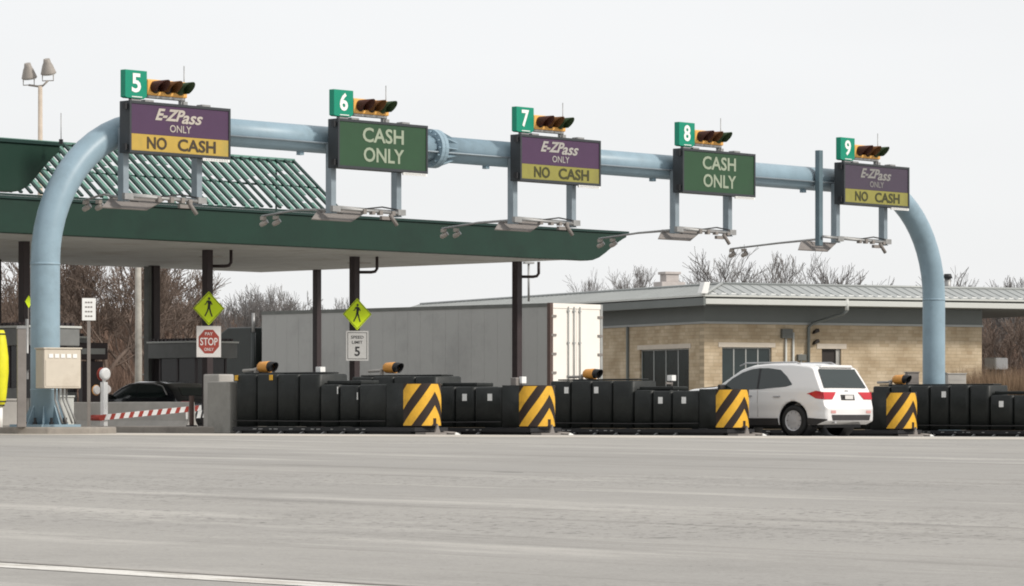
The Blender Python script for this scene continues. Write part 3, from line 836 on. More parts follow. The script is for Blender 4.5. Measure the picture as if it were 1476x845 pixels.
# metal siding band above the stone
band = MB().box(-0.012, 12.212, -0.012, 0.34, 3.802, 4.44)
band.box(-0.012, 0.34, 0.341, 28.0, 3.802, 4.44); band.box(11.86, 12.212, 0.341, 28.0, 3.802, 4.44)
part('siding_band', band, 'bldgmetal', t)
part('drip_moulding', MB().box(-0.04, 12.24, -0.045, -0.013, 3.79, 3.87).box(-0.045, -0.013, -0.012, 28.0, 3.79, 3.87), 'roofmetal', t)
def window(name, x0, x1, z0, z1, nm, side=False):
    def fin(mb): return swap(mb) if side else mb
    fm = MB(); w = 0.05
    fm.box(x0, x1, 0.08, 0.14, z1-w, z1).box(x0, x1, 0.08, 0.14, z0, z0+w)
    for k in range(nm+1):
        x = x0+(x1-x0-w)*k/nm; fm.box(x, x+w, 0.081, 0.139, z0+w, z1-w)
    o = part('window', fin(fm), 'frame', t)
    part('pane', fin(MB().box(x0, x1, 0.10, 0.12, z0, z1)), 'glass', o)
    part('lintel', fin(MB().box(x0-0.16, x1+0.16, -0.02, 0.05, z1+0.001, z1+0.17)), 'lintel', o)
    part('sill', fin(MB().box(x0-0.1, x1+0.1, -0.05, 0.1, z0-0.1, z0-0.001)), 'lintel', o)
    bl = MB(); rr = random.Random(int(x0*10))
    for k in range(nm):
        a = x0+(x1-x0-w)*k/nm+w+0.02; b = x0+(x1-x0-w)*(k+1)/nm-0.02
        bl.box(a, a+(b-a)*rr.uniform(0.25, 0.5), 0.16, 0.17, z0, z1)
    part('blind', fin(bl), 'col_grey', o)
    part('room_backing', fin(MB().box(x0-0.02, x1+0.02, 0.352, 0.37, z0-0.02, z1+0.02)), 'black', o)
window('window', *win1, 4); window('window', *win2, 4, True); window('window', 9, 12, 0.9, 2.9, 4, True)
d = part('door', MB().box(5.06, 5.70, 0.12, 0.17, ZB, 2.89), 'door_dark', t)
part('door_frame', MB().box(5.71, 5.78, 0.06, 0.14, ZB, 2.89).box(5.80, 5.89, 0.08, 0.16, ZB, 2.89), 'doorcol', d)
part('door_handle', MB().box(5.62, 5.66, 0.06, 0.119, 1.0, 1.15), 'galv', d)
part('lintel', MB().box(4.83, 6.12, -0.02, 0.05, 2.90, 3.09), 'lintel', d)
# eaves and hip roof
ex0, ex1, ey0, ey1 = -0.78, 19.0, -1.40, 29.0
part('eave_soffit', MB().box(ex0+0.02, ex1, ey0+0.02, -0.013, 4.45, 4.50).box(ex0+0.02, -0.013, -0.012, ey1, 4.45, 4.50).box(12.213, ex1, -0.012, ey1, 4.45, 4.50), 'bldgmetal', t)
gt = MB()
gt.box(ex0, ex1, ey0-0.12, ey0+0.0, 4.46, 4.66)
part('front_gutter', gt, 'gutter', t, 0.015)
part('gutter_gap', MB().box(ex0, ex1, ey0-0.03, ey0+0.0, 4.661, 4.734), 'col_grey', t)
gl = MB().box(ex0-0.10, ex0, ey0-0.12, ey1, 4.40, 4.70)
part('side_fascia', gl, 'bldgmetal', t, 0.015)
part('roof_edge_strip', MB().box(ex0-0.14, ex0+0.02, ey0-0.14, ey1, 4.735, 4.80).box(ex0+0.021, ex1, ey0-0.14, ey0+0.02, 4.735, 4.80), 'gutter', t)
zr = 5.27; ins = 1.7; zE = 4.76
rv = [(ex0, ey0, zE), (ex1, ey0, zE), (ex1, ey1, zE), (ex0, ey1, zE), (ex0+ins, ey0+ins, zr), (ex1-0.5, ey0+ins, zr), (ex1-0.5, ey1-ins, zr), (ex0+ins, ey1-ins, zr)]
rf = part('hip_roof', MB().add(rv, [(0, 1, 5, 4), (1, 2, 6, 5), (2, 3, 7, 6), (3, 0, 4, 7), (4, 5, 6, 7), (3, 2, 1, 0)]), 'roofmetal', t)
sm = MB()
x = ex0+0.3
pt = math.atan2(zr-zE, ins)
while x < ex1-0.2:
    run = min(ins, max(0.0, x-ex0))/math.cos(pt)
    sm.box(-0.014, 0.014, 0.02, run, 0.0, 0.022, T(x, ey0, zE) @ RX(pt))
    x += 0.42
y = ey0+0.6
while y < ey1-0.4:
    run = min(ins, max(0.0, y-ey0), max(0, ey1-y))/math.cos(pt)
    sm.box(0.02, run, -0.014, 0.014, 0.0, 0.022, T(ex0, y, zE) @ RY(-pt))
    y += 0.42
part('standing_seam', sm, 'roofmetal', rf)
sg = MB(); x = ex0+0.5
while x < ex1-0.3:
    sg.box(x, x+0.24, ey0+0.34, ey0+0.40, zE+0.05, zE+0.13); x += 0.42
part('snow_guard', sg, 'white', rf)
hp = MB().tube([(ex0, ey0, zE+0.05), (ex0+ins, ey0+ins, zr+0.03)], 0.06, 6)
hp.tube([(ex0+ins, ey0+ins, zr+0.03), (ex1-0.5, ey0+ins, zr+0.03)], 0.05, 6).tube([(ex0+ins, ey0+ins, zr+0.03), (ex0+ins, ey1-ins, zr+0.03)], 0.05, 6)
part('hip_cap', hp, 'roofmetal', rf)
part('corner_scupper', MB().prism([(-0.26, 0), (0.02, 0), (0.12, 0.42), (-0.12, 0.42)], -0.2, 0.12, T(ex0, ey0-0.05, 4.83)), 'white', t, 0.02)
# downpipes
dp = MB().tube([(5.25, ey0-0.06, 4.75), (5.25, ey0-0.06, 4.30)], 0.075, 10)
dq = MB().tube([(5.25, ey0-0.06, 4.30), (5.2, ey0+0.1, 4.18), (4.55, -0.2, 3.85), (4.42, -0.09, 3.70), (4.42, -0.09, 1.3)], 0.06, 10)
part('downpipe', dp, 'gutter', t); part('downpipe', dq, 'bldgmetal', t)
part('conduit', MB().tube([(3.46, -0.05, ZB), (3.46, -0.05, 3.35)], 0.045, 8).tube([(3.78, -0.05, ZB), (3.78, -0.05, 3.5)], 0.045, 8).tube([(4.12, -0.05, 0), (4.12, -0.05, 2.7)], 0.03, 8), 'gutter', t)
parts('junction_box', MB().box(3.25, 3.7, -0.16, -0.002, 3.28, 3.62).box(3.95, 4.3, -0.14, -0.002, 2.45, 2.68), 'col_grey', t)
wl = MB()
for zz in (3.12, 3.52): wl.prism([(4.62, zz-0.07), (4.86, zz+0.02), (4.82, zz+0.13), (4.68, zz+0.06)], -0.18, -0.002)
parts('wall_lamp', wl, 'door_dark', t)
# roof vents and mast
def at_roof(px, Y, ztop=None):
    return Vector(((px-738)/5000*Y, Y, 0))
p = at_roof(965, 136.5)
v_ = thing('roof_vent', 'pale brown stepped vent stack on the office roof left of the roof corner', 'roof vent', (p.x, p.y, 5.2), BA)
v_.scale = (0.85, 0.85, 0.8)
part('stack_base', MB().box(-0.62, 0.62, -0.4, 0.4, 0, 0.55).box(-0.75, 0.75, -0.5, 0.5, 0.0, 0.26), 'chimney', v_, 0.02)
part('stack_cap', MB().box(-0.34, 0.34, -0.3, 0.3, 0.551, 0.92).box(-0.42, 0.42, -0.36, 0.36, 0.92, 1.05), 'chimney', v_, 0.02)
p = at_roof(1366, 140)
v_ = thing('roof_vent', 'small round pipe vent with dark cap right of the gantry leg on the office roof', 'roof vent', (p.x, p.y, 5.2), BA)
part('pipe', MB().tube([(0, 0, 0), (0, 0, 0.72)], 0.13, 12).box(-0.35, 0.5, -0.2, 0.2, 0.0, 0.26), 'galv', v_)
part('cap', MB().tube([(0, 0, 0.72), (0, 0, 0.90)], [0.20, 0.14], 12), 'black', v_)
p = at_roof(762, 134)
v_ = thing('roof_mast', 'thin grey mast with flat top rising from the office roof beside a canopy column', 'mast', (p.x, p.y, 4.8), BA)
part('pole', MB().tube([(0, 0, 0), (0, 0, 1.45)], 0.045, 8), 'galv', v_)
part('top_plate', MB().box(-0.2, 0.2, -0.1, 0.1, 1.45, 1.52), 'galv', v_)

# ---------------------------------------------------------------- semi trailer and tractor
TU, TV, TW, TL, TH = 84.1, 76.7, 2.6, 13.9, 4.10
zt = gzu(85, 80)
t = thing('semi_trailer', 'long grey box trailer with cream white rear doors in the far lane', 'semi trailer', W(TU+TW/2, TV, zt), ANG)
hz = TH-zt; w = TW/2
part('cargo_box', MB().box(-w+0.02, w-0.02, 0.14, TL, 1.12, hz-0.02), 'trail_side', t, 0.02)
sr = MB()
yy = 0.6
while yy < TL-0.2: sr.box(-w+0.0165, -w+0.0199, yy, yy+0.02, 1.2, hz-0.14); yy += 0.6
part('side_seam', sr, 'trail_side', t)
part('top_rail', MB().box(-w, -w+0.06, 0.14, TL+0.01, hz-0.12, hz).box(w-0.06, w, 0.14, TL+0.01, hz-0.12, hz), 'col_grey', t)
part('bottom_rail', MB().box(-w, -w+0.06, 0.14, TL, 1.02, 1.118).box(w-0.06, w, 0.14, TL, 1.02, 1.118), 'col_grey', t)
rfm = MB().box(-w, -w+0.14, 0, 0.138, 1.0, hz+0.01)
part('rear_post', rfm, 'maroon', t); part('rear_post', MB().box(w-0.11, w, 0, 0.138, 1.0, hz), 'frame', t)
part('rear_header', MB().box(-w+0.141, w-0.111, 0.0, 0.138, hz-0.16, hz).box(-w+0.141, w-0.111, 0.0, 0.138, 1.0, 1.14), 'trail_door', t)
for s_ in (0, 1):
    x0, x1 = (-w+0.145, 0.0) if s_ == 0 else (0.012, w-0.115)
    dd = part('rear_door', MB().box(x0, x1, 0.02, 0.137, 1.145, hz-0.165), 'trail_door', t, 0.008)
    lr = MB()
    for xr_ in ((x1-0.14, x1-0.42) if s_ == 0 else (x0+0.14,)):
        lr.tube([(xr_, -0.02, 1.06), (xr_, -0.02, hz-0.10)], 0.02, 8)
        for zz in (1.2, 1.9, 3.0, hz-0.25): lr.box(xr_-0.05, xr_+0.05, -0.03, 0.019, zz-0.03, zz+0.03)
    part('lock_rod', lr, 'frame', dd)
    hn = MB(); xh = -w+0.14 if s_ == 0 else w-0.16
    for k in range(5): hn.box(xh-0.08, xh+0.16, -0.012, 0.019, 1.35+k*0.62, 1.43+k*0.62)
    parts('hinge', hn, 'post_grey', dd)
    part('tail_lamp', MB().box(x0+0.1, x0+0.3, -0.01, -0.001, 1.02, 1.1), 'tail', t)
part('bumper_guard', MB().box(-w+0.1, w-0.1, 0.0, 0.1, 0.5, 0.6).box(-0.8, -0.7, 0.02, 0.1, 0.6, 1.0).box(0.7, 0.8, 0.02, 0.1, 0.6, 1.0), 'galv', t)
def wheel_parts(parent, x, y, r, wd, nm='wheel', outer=-1, spokes=0):
    """wheel with its axle along x; OUTER is the side the rim shows on"""
    m = T(x, y, r) @ RY(R(90))
    wo = part(nm, MB().lathe([(r*0.64, -wd/2+0.07), (r*0.655, -wd/2), (r*0.93, -wd/2), (r, -wd/2+0.04), (r, wd/2-0.04), (r*0.93, wd/2), (r*0.655, wd/2), (r*0.64, wd/2-0.07)], 36, m), 'tyre', parent)
    rm = MB(); s_ = outer
    xo = x+s_*(wd/2)
    if spokes:
        rm.tube([(xo-s_*0.10, y, r), (xo-s_*0.09, y, r)], r*0.62, 32)
        rm2 = MB()
        for k in range(spokes):
            mm = T(xo, y, r) @ RX(2*math.pi*k/spokes)
            rm2.prism([(0, 0.04), (0, 0.10)], 0, 0, mm) if False else None
            vs = [mm @ Vector(q) for q in ((s_*-0.01, -0.035, 0.03), (s_*-0.01, 0.035, 0.03), (s_*-0.015, 0.055, r*0.60), (s_*-0.015, -0.055, r*0.60), (-s_*0.05, -0.035, 0.03), (-s_*0.05, 0.035, 0.03), (-s_*0.05, 0.055, r*0.60), (-s_*0.05, -0.055, r*0.60))]
            rm2.add(vs, [(0, 1, 2, 3), (7, 6, 5, 4), (0, 4, 5, 1), (2, 6, 7, 3), (1, 5, 6, 2), (0, 3, 7, 4)])
        rm2.tube([(xo-s_*0.05, y, r), (xo+s_*0.002, y, r)], 0.06, 16)
        q = []
        for k in range(32):
            a = 2*math.pi*k/32
            q += [(xo+s_*0.003, y+r*0.66*math.cos(a), r+r*0.66*math.sin(a)), (xo-s_*0.02, y+r*0.58*math.cos(a), r+r*0.58*math.sin(a))]
        rm2.add(q, [(2*k, (2*k+2) % 64, (2*k+3) % 64, 2*k+1) for k in range(32)], True)
        part('brake_disc', rm, 'post_grey', wo)
        part('rim', rm2, 'rim', wo)
    else:
        rm.tube([(xo-s_*0.08, y, r), (xo-s_*0.02, y, r)], [r*0.62, r*0.3], 24)
        part('rim', rm, 'rim', wo)
    return wo
for y in (1.3, 2.6):
    for x in (-w+0.3, w-0.3): wheel_parts(t, x, y, 0.5, 0.55, outer=-1 if x < 0 else 1)
part('chassis', MB().box(-0.5, 0.5, 0.4, TL-0.4, 0.9, 1.018).box(-0.7, -0.6, TL-3.2, TL-3.1, 0.1, 0.9).box(0.6, 0.7, TL-3.2, TL-3.1, 0.1, 0.9), 'black', t)

t = thing('truck_tractor', 'dark sleeper cab truck tractor coupled ahead of the grey trailer', 'truck', W(TU+TW/2, TV+TL+0.6, zt), ANG)
w = 1.22
part('chassis', MB().box(-0.45, 0.45, -2.8, 5.9, 0.75, 1.0), 'black', t)
part('sleeper', MB().prism([(0.0, 1.0), (0.0, 3.75), (1.25, 3.75), (1.85, 3.45), (1.85, 1.0)], -w, w, RZ(R(90))), 'cabtruck', t, 0.05)
part('roof_fairing', MB().prism([(1.87, 2.95), (1.87, 3.42), (2.05, 3.30), (2.45, 2.95)], -w+0.08, w-0.08, RZ(R(90))), 'fairing', t, 0.04)
part('cab', MB().prism([(1.88, 1.0), (1.88, 2.90), (2.6, 2.90), (3.1, 2.15), (3.1, 1.0)], -w+0.02, w-0.02, RZ(R(90))), 'cabtruck', t, 0.05)
part('hood', MB().prism([(3.12, 0.9), (3.12, 1.95), (4.9, 1.7), (5.1, 1.5), (5.1, 0.9)], -w+0.12, w-0.12, RZ(R(90))), 'cabtruck', t, 0.06)
part('side_window', MB().box(-0.0, 0.0, 0, 0, 0, 0).box(-w+0.005, -w+0.018, 1.98, 2.75, 2.1, 2.7).box(w-0.018, w-0.005, 1.98, 2.75, 2.1, 2.7), 'glass', t)
part('exhaust_stack', MB().tube([(-w-0.02, -0.12, 3.55), (-w-0.02, -0.12, 4.25)], 0.06, 10), 'galv', t)
part('muffler', MB().tube([(-w-0.02, -0.12, 1.2), (-w-0.02, -0.12, 3.549)], 0.09, 10), 'cabtruck', t)
part('fuel_tank', MB().tube([(-1.0, 0.2, 0.72), (-1.0, 1.9, 0.72)], 0.30, 16), 'rim', t)
for y in (-2.0, -0.75):
    for x in (-0.9, 0.9): wheel_parts(t, x, y, 0.5, 0.55, outer=-1 if x < 0 else 1)
for x in (-1.0, 1.0): wheel_parts(t, x, 4.3, 0.5, 0.3, outer=-1 if x < 0 else 1)

# ---------------------------------------------------------------- cars
def interp(tab, x):
    if x <= tab[0][0]: return tab[0][1]
    for (a, fa), (b, fb) in zip(tab, tab[1:]):
        if x <= b:
            k = (x-a)/(b-a); return fa+(fb-fa)*k
    return tab[-1][1]
def make_car(name, label, spec, loc, rz, paint):
    t = thing(name, label, spec['cat'], loc, rz)
    top, wid, Lc_ = spec['top'], spec['wid'], spec['L']
    belt, roofz, tumble = spec['belt'], spec['roof'], spec['tumble']
    def smooth(tab, x, d):
        return (interp(tab, x-d)+2*interp(tab, x)+interp(tab, x+d))/4
    def zt_(y): return smooth(top, y, 0.025)
    def zb_(y): return interp(spec['bot'], y)
    def hw(y, z):
        base = interp(wid, y)
        f = 1.0
        if z > belt: f -= tumble*((z-belt)/(roofz-belt))**1.15
        if z < 0.55: f -= 0.05*((0.55-z)/0.3)**2
        f += 0.012*math.exp(-((z-0.78)/0.10)**2) - 0.010*math.exp(-((z-0.58)/0.07)**2)
        return base*f
    NS = 110; NZ = 22; NT = 10
    sts = []
    for i in range(NS+1):
        s_ = i/NS; y = Lc_*(0.5-0.5*math.cos(math.pi*s_))*0.55 + Lc_*s_*0.45
        sts.append(y)
    ring = []; vs = []
    for y in sts:
        zt0, zb0_ = zt_(y), zb_(y); sec = []
        rr = min(0.10, (zt0-zb0_)*0.3)
        edge = zt0-0.035-rr*0.5
        for k in range(NZ+1):
            z = zb0_+(edge-zb0_)*k/NZ; sec.append((hw(y, z), z))
        we = hw(y, edge)
        for k in range(1, NT+1):
            a = math.pi/2*k/NT
            # superellipse roof cap
            x = we*(math.cos(a))**0.42 if k < NT else 0.0
            z = edge+(zt0-edge)*(math.sin(a))**0.75
            sec.append((x, z))
        full = [(-x, z) for x, z in sec] + [(x, z) for x, z in sec[-2::-1]]
        ring.append(len(full)); vs += [(x, y, z) for x, z in full]
    n = ring[0]; fs = []
    for i in range(NS):
        for k in range(n-1):
            a = i*n+k; fs.append((a, a+1, a+n+1, a+n))
        fs.append((i*n+n-1, i*n, (i+1)*n, (i+1)*n+n-1))
    fs.append(tuple(range(n))); fs.append(tuple(range(NS*n, NS*n+n))[::-1])
    mb = MB().add(vs, fs, True); me = mb.mesh('body')
    bm = bmesh.new(); bm.from_mesh(me); bmesh.ops.recalc_face_normals(bm, faces=bm.faces); bm.to_mesh(me); bm.free()
    bo = bpy.data.objects.new('body', me); C.objects.link(bo)
    cut = MB()
    for y in spec['axles']:
        for sx in (-1, 1):
            cut.tube([(sx*0.55, y, spec['wr']+0.02), (sx*1.3, y, spec['wr']+0.02)], spec['wr']+0.075, 40, True, True)
    cm = cut.mesh('cut'); co = bpy.data.objects.new('cut', cm); C.objects.link(co)
    md = bo.modifiers.new('b', 'BOOLEAN'); md.operation = 'DIFFERENCE'; md.object = co; md.solver = 'EXACT'
    dg = bpy.context.evaluated_depsgraph_get(); dg.update()
    me2 = bpy.data.meshes.new_from_object(bo.evaluated_get(dg))
    bpy.data.objects.remove(bo); bpy.data.objects.remove(co)
    me2.name = 'body'
    for p in me2.polygons: p.use_smooth = True
    body = part('body', me2, paint, t)
    ar = MB()
    for y in spec['axles']:
        for sx in (-1, 1): ar.tube([(sx*0.5, y, spec['wr']+0.02), (sx*(hw(y, 0.5)-0.04), y, spec['wr']+0.02)], spec['wr']+0.070, 32, False, True)
    parts('wheel_well', ar, 'black', t)
    part('underbody', MB().box(-0.7, 0.7, 0.25, Lc_-0.3, 0.2, 0.34), 'black', t)
    def side_patch(poly_top, poly_bot, off, mtl, nm, sides=(-1, 1), ny=40, nz=8, parent=t):
        y0, y1 = poly_top[0][0], poly_top[-1][0]
        for sx in sides:
            mb = MB(); vs = []
            for i in range(ny+1):
                y = y0+(y1-y0)*i/ny; za, zb2 = interp(poly_bot, y), interp(poly_top, y)
                if zb2 < za: zb2 = za
                for k in range(nz+1):
                    z = za+(zb2-za)*k/nz
                    vs.append((sx*(hw(y, z)+off), y, z))
            fs = [(i*(nz+1)+k, (i+1)*(nz+1)+k, (i+1)*(nz+1)+k+1, i*(nz+1)+k+1) for i in range(ny) for k in range(nz)]
            mb.add(vs, fs, True); part(nm, mb, mtl, parent)
    for nm, tp, bt_, off, mtl in spec['side']: side_patch(tp, bt_, off, mtl, nm)
    # rear and front panels follow the end surface: y where top profile reaches z
    def yrear(z, lo=0.0, hi=None):
        y = lo
        while zt_(y) < z and y < Lc_/2: y += 0.004
        return y
    def yfront(z):
        y = Lc_
        while zt_(y) < z and y > Lc_/2: y -= 0.004
        return y
    def end_patch(z0, z1, w0, w1, off, mtl, nm, front=False, x_in=None, nz=10, nx=16):
        for sgn in ((-1, 1) if x_in is not None else (0,)):
            mb = MB(); vs = []
            for k in range(nz+1):
                z = z0+(z1-z0)*k/nz; ww = w0+(w1-w0)*k/nz
                y = (yfront(z)+off) if front else (yrear(z)-off)
                for i in range(nx+1):
                    if x_in is None: x = -ww+2*ww*i/nx
                    else:
                        xi = x_in[0]+(x_in[1]-x_in[0])*k/nz; x = sgn*(xi+(ww-xi)*i/nx)
                    q_ = 0.0 if not front else Lc_
                    while hw(q_, z) < abs(x) and 0 <= q_ <= Lc_: q_ += -0.004 if front else 0.004
                    yy = min(y, q_+off) if front else max(y, q_-off)
                    vs.append((x, yy, z))
            fs = [(k*(nx+1)+i, k*(nx+1)+i+1, (k+1)*(nx+1)+i+1, (k+1)*(nx+1)+i) for k in range(nz) for i in range(nx)]
            mb.add(vs, fs, True); part(nm, mb, mtl, t)
    for a in spec['ends']: end_patch(*a[:7], **(a[7] if len(a) > 7 else {}))
    for y in spec['axles']:
        for sx in (-1, 1): wheel_parts(t, sx*(hw(y, 0.4)-0.125), y, spec['wr'], 0.23, outer=sx, spokes=spec['spokes'])
    for sx in (-1, 1):
        part('wing_mirror', MB().box(-0.11, 0.11, -0.05, 0.05, -0.06, 0.07, T(sx*(hw(spec['mir'], belt)+0.09), spec['mir'], belt+0.07)), 'cladding', t, 0.03)
    for (y, z) in spec['handles']:
        for sx in (-1, 1): part('door_handle', MB().box(min(sx*hw(y, z), sx*(hw(y, z)+0.035)), max(sx*hw(y, z), sx*(hw(y, z)+0.035)), y-0.10, y+0.10, z-0.014, z+0.014), spec['handle_m'], t, 0.008)
    return t, hw, yrear

suv = dict(cat='suv', L=4.70, belt=1.08, roof=1.72, tumble=0.17, wr=0.365, axles=(0.98, 3.72), spokes=10, mir=3.05, handle_m='rim',
    top=[(0, 0.70), (0.03, 0.74), (0.085, 0.79), (0.11, 1.00), (0.16, 1.10), (0.30, 1.34), (0.42, 1.53), (0.46, 1.62), (0.60, 1.665), (1.1, 1.715), (1.8, 1.725), (2.3, 1.69), (2.62, 1.60), (2.92, 1.42), (3.28, 1.20), (3.5, 1.17), (4.15, 1.13), (4.48, 1.05), (4.62, 0.88), (4.70, 0.70)],
    bot=[(0, 0.36), (0.25, 0.27), (4.4, 0.24), (4.7, 0.34)],
    wid=[(0, 0.85), (0.05, 0.905), (0.15, 0.93), (0.4, 0.945), (1.5, 0.945), (3.6, 0.945), (4.2, 0.91), (4.5, 0.80), (4.62, 0.68), (4.70, 0.50)],
    handles=((1.45, 0.93), (2.30, 0.95)),
    side=[('side_window', [(1.02, 1.22), (1.20, 1.40), (1.42, 1.555), (1.80, 1.60), (2.00, 1.60)], [(1.02, 1.20), (1.2, 1.155), (2.00, 1.10)], 0.006, 'glass_d'),
          ('front_side_window', [(2.06, 1.60), (2.30, 1.575), (2.56, 1.50), (2.84, 1.36), (3.18, 1.11)], [(2.06, 1.10), (3.18, 1.08)], 0.006, 'glass_d'),
          ('pillar_trim', [(1.998, 1.60), (2.062, 1.60)], [(1.998, 1.10), (2.062, 1.10)], 0.006, 'black'),
         ('side_cladding', [(0.02, 0.40), (0.55, 0.43), (0.56, 0.40)], [(0.02, 0.37), (0.3, 0.27), (0.56, 0.27)], 0.008, 'cladding'),
          ('sill_cladding', [(1.42, 0.42), (3.28, 0.42)], [(1.42, 0.26), (3.28, 0.25)], 0.010, 'cladding'),
          ('taillight_side', [(0.09, 1.03), (0.30, 1.06), (0.52, 1.00), (0.56, 0.99)], [(0.09, 0.86), (0.30, 0.88), (0.50, 0.98), (0.56, 0.985)], 0.008, 'tail')],
    ends=[(1.13, 1.57, 0.80, 0.69, 0.020, 'glass_d', 'rear_window'),
          (0.86, 1.03, 0.915, 0.905, 0.014, 'tail', 'taillight', dict(x_in=(0.60, 0.42))),
          (0.37, 0.50, 0.70, 0.74, 0.012, 'cladding', 'rear_cladding'),
          (0.84, 0.97, 0.26, 0.26, 0.008, 'cladding', 'plate_recess'),
          (0.535, 0.60, 0.76, 0.76, 0.010, 'reflector', 'bumper_reflector', dict(x_in=(0.58, 0.58))),
          (1.14, 1.60, 0.74, 0.62, 0.012, 'glass_d', 'windscreen', dict(front=True))])
su, sv = 67.58, 51.7
t, hwf, yr = make_car('suv', 'white suv driving into the lane between the striped cushion noses', suv, W(su, sv, gzu(su, 54)), ANG, 'carwhite')
t.scale = (1.045, 1.045, 1.045)
part('licence_plate', MB().box(-0.15, 0.15, 0.048, 0.058, 0.865, 0.955), 'signwhite', t, label='white licence plate')
part('badge', MB().lathe([(0.055, 0), (0.055, 0.012)], 16, T(0, yr(1.08)-0.01, 1.05) @ RX(R(90)) @ Matrix.Diagonal((1.3, 0.6, 1, 1))), 'rim', t)
part('rear_spoiler', MB().prism([(-0.62, 1.60), (0.62, 1.60), (0.56, 1.665), (-0.56, 1.665)], 0.40, 0.66), 'carwhite', t, 0.02)
part('roof_rail', MB().tube([(-0.66, 0.95, 1.68), (-0.665, 1.1, 1.735), (-0.665, 2.6, 1.725), (-0.66, 2.8, 1.655)], 0.018, 8).tube([(0.66, 0.95, 1.68), (0.665, 1.1, 1.735), (0.665, 2.6, 1.725), (0.66, 2.8, 1.655)], 0.018, 8), 'rim', t)
part('rear_wiper', MB().tube([(0, yr(1.2)-0.03, 1.17), (-0.34, yr(1.3)-0.03, 1.27)], 0.009, 6), 'black', t)
part('exhaust_tip', MB().tube([(-0.55, 0.02, 0.34), (-0.55, 0.2, 0.34)], 0.04, 10), 'rim', t)
part('door_seam', MB().tube([(-hwf(2.03, z)-0.0, 2.03, z) for z in (0.45, 0.6, 0.8, 1.0, 1.08)], 0.006, 5), 'post_grey', t)

sed = dict(cat='car', L=4.7, belt=0.98, roof=1.50, tumble=0.20, wr=0.34, axles=(0.95, 3.70), spokes=8, mir=3.05, handle_m='rim',
    top=[(0, 0.62), (0.03, 0.74), (0.08, 0.95), (0.20, 1.05), (0.45, 1.30), (0.75, 1.44), (1.3, 1.50), (2.1, 1.50), (2.5, 1.42), (2.9, 1.22), (3.3, 1.0), (3.6, 0.94), (4.2, 0.84), (4.5, 0.74), (4.7, 0.55)],
    bot=[(0, 0.34), (0.25, 0.24), (4.4, 0.22), (4.7, 0.3)],
    wid=[(0, 0.75), (0.05, 0.83), (0.2, 0.88), (1.0, 0.91), (3.6, 0.91), (4.2, 0.87), (4.5, 0.76), (4.7, 0.5)],
    handles=((1.5, 0.85), (2.5, 0.87)),
    side=[('side_window', [(0.65, 1.06), (0.9, 1.32), (1.3, 1.40), (1.9, 1.41)], [(0.65, 1.02), (1.9, 1.0)], 0.006, 'glass_d'),
          ('front_side_window', [(1.96, 1.41), (2.3, 1.38), (2.6, 1.27), (3.1, 1.0)], [(1.96, 1.0), (3.1, 0.98)], 0.006, 'glass_d')],
    ends=[(1.08, 1.32, 0.62, 0.55, 0.01, 'glass_d', 'rear_window'), (0.72, 0.90, 0.8, 0.8, 0.01, 'tail', 'taillight', dict(x_in=(0.45, 0.4))),
          (1.02, 1.40, 0.66, 0.56, 0.012, 'glass_d', 'windscreen', dict(front=True))])
t, hwf, yr = make_car('parked_car', 'black car under the canopy behind the red and white gate arm', sed, W(67.6, 75.3, gzu(67.6, 77)), ANG, 'carblack')
part('window_trim', MB().tube([(-hwf(y, z)-0.012, y, z) for y, z in ((0.6, 1.10), (0.88, 1.35), (1.3, 1.43), (1.95, 1.44), (2.35, 1.41), (2.65, 1.30), (3.15, 1.0))], 0.02, 6), 'rim', t)

# ---------------------------------------------------------------- signs on the columns
def ped_figure(mb, s, y):
    def P(pts): mb.prism([(x*s, z*s) for x, z in pts], y-0.004, y)
    n = 14; P([(0.02+0.075*math.cos(2*math.pi*k/n), 0.60+0.085*math.sin(2*math.pi*k/n)) for k in range(n)])
    P([(-0.13, 0.46), (-0.03, 0.50), (0.10, 0.47), (0.13, 0.34), (0.08, 0.05), (-0.08, 0.05), (-0.06, 0.28)])
    P([(-0.14, 0.46), (-0.08, 0.44), (-0.16, 0.26), (-0.26, 0.20), (-0.28, 0.25), (-0.20, 0.30)])
    P([(0.08, 0.47), (0.14, 0.44), (0.24, 0.24), (0.19, 0.20), (0.10, 0.34)])
    P([(-0.08, 0.06), (0.03, 0.06), (-0.06, -0.20), (-0.22, -0.50), (-0.29, -0.47), (-0.14, -0.18)])
    P([(-0.02, 0.06), (0.08, 0.06), (0.14, -0.20), (0.24, -0.50), (0.17, -0.52), (0.05, -0.20)])
def at_px(px, Y): return Vector(((px-738)/5000.0*Y, Y, 0))
def zpx(y, Y): return EYE+(595-y)/5000.0*Y
YAW = R(22)
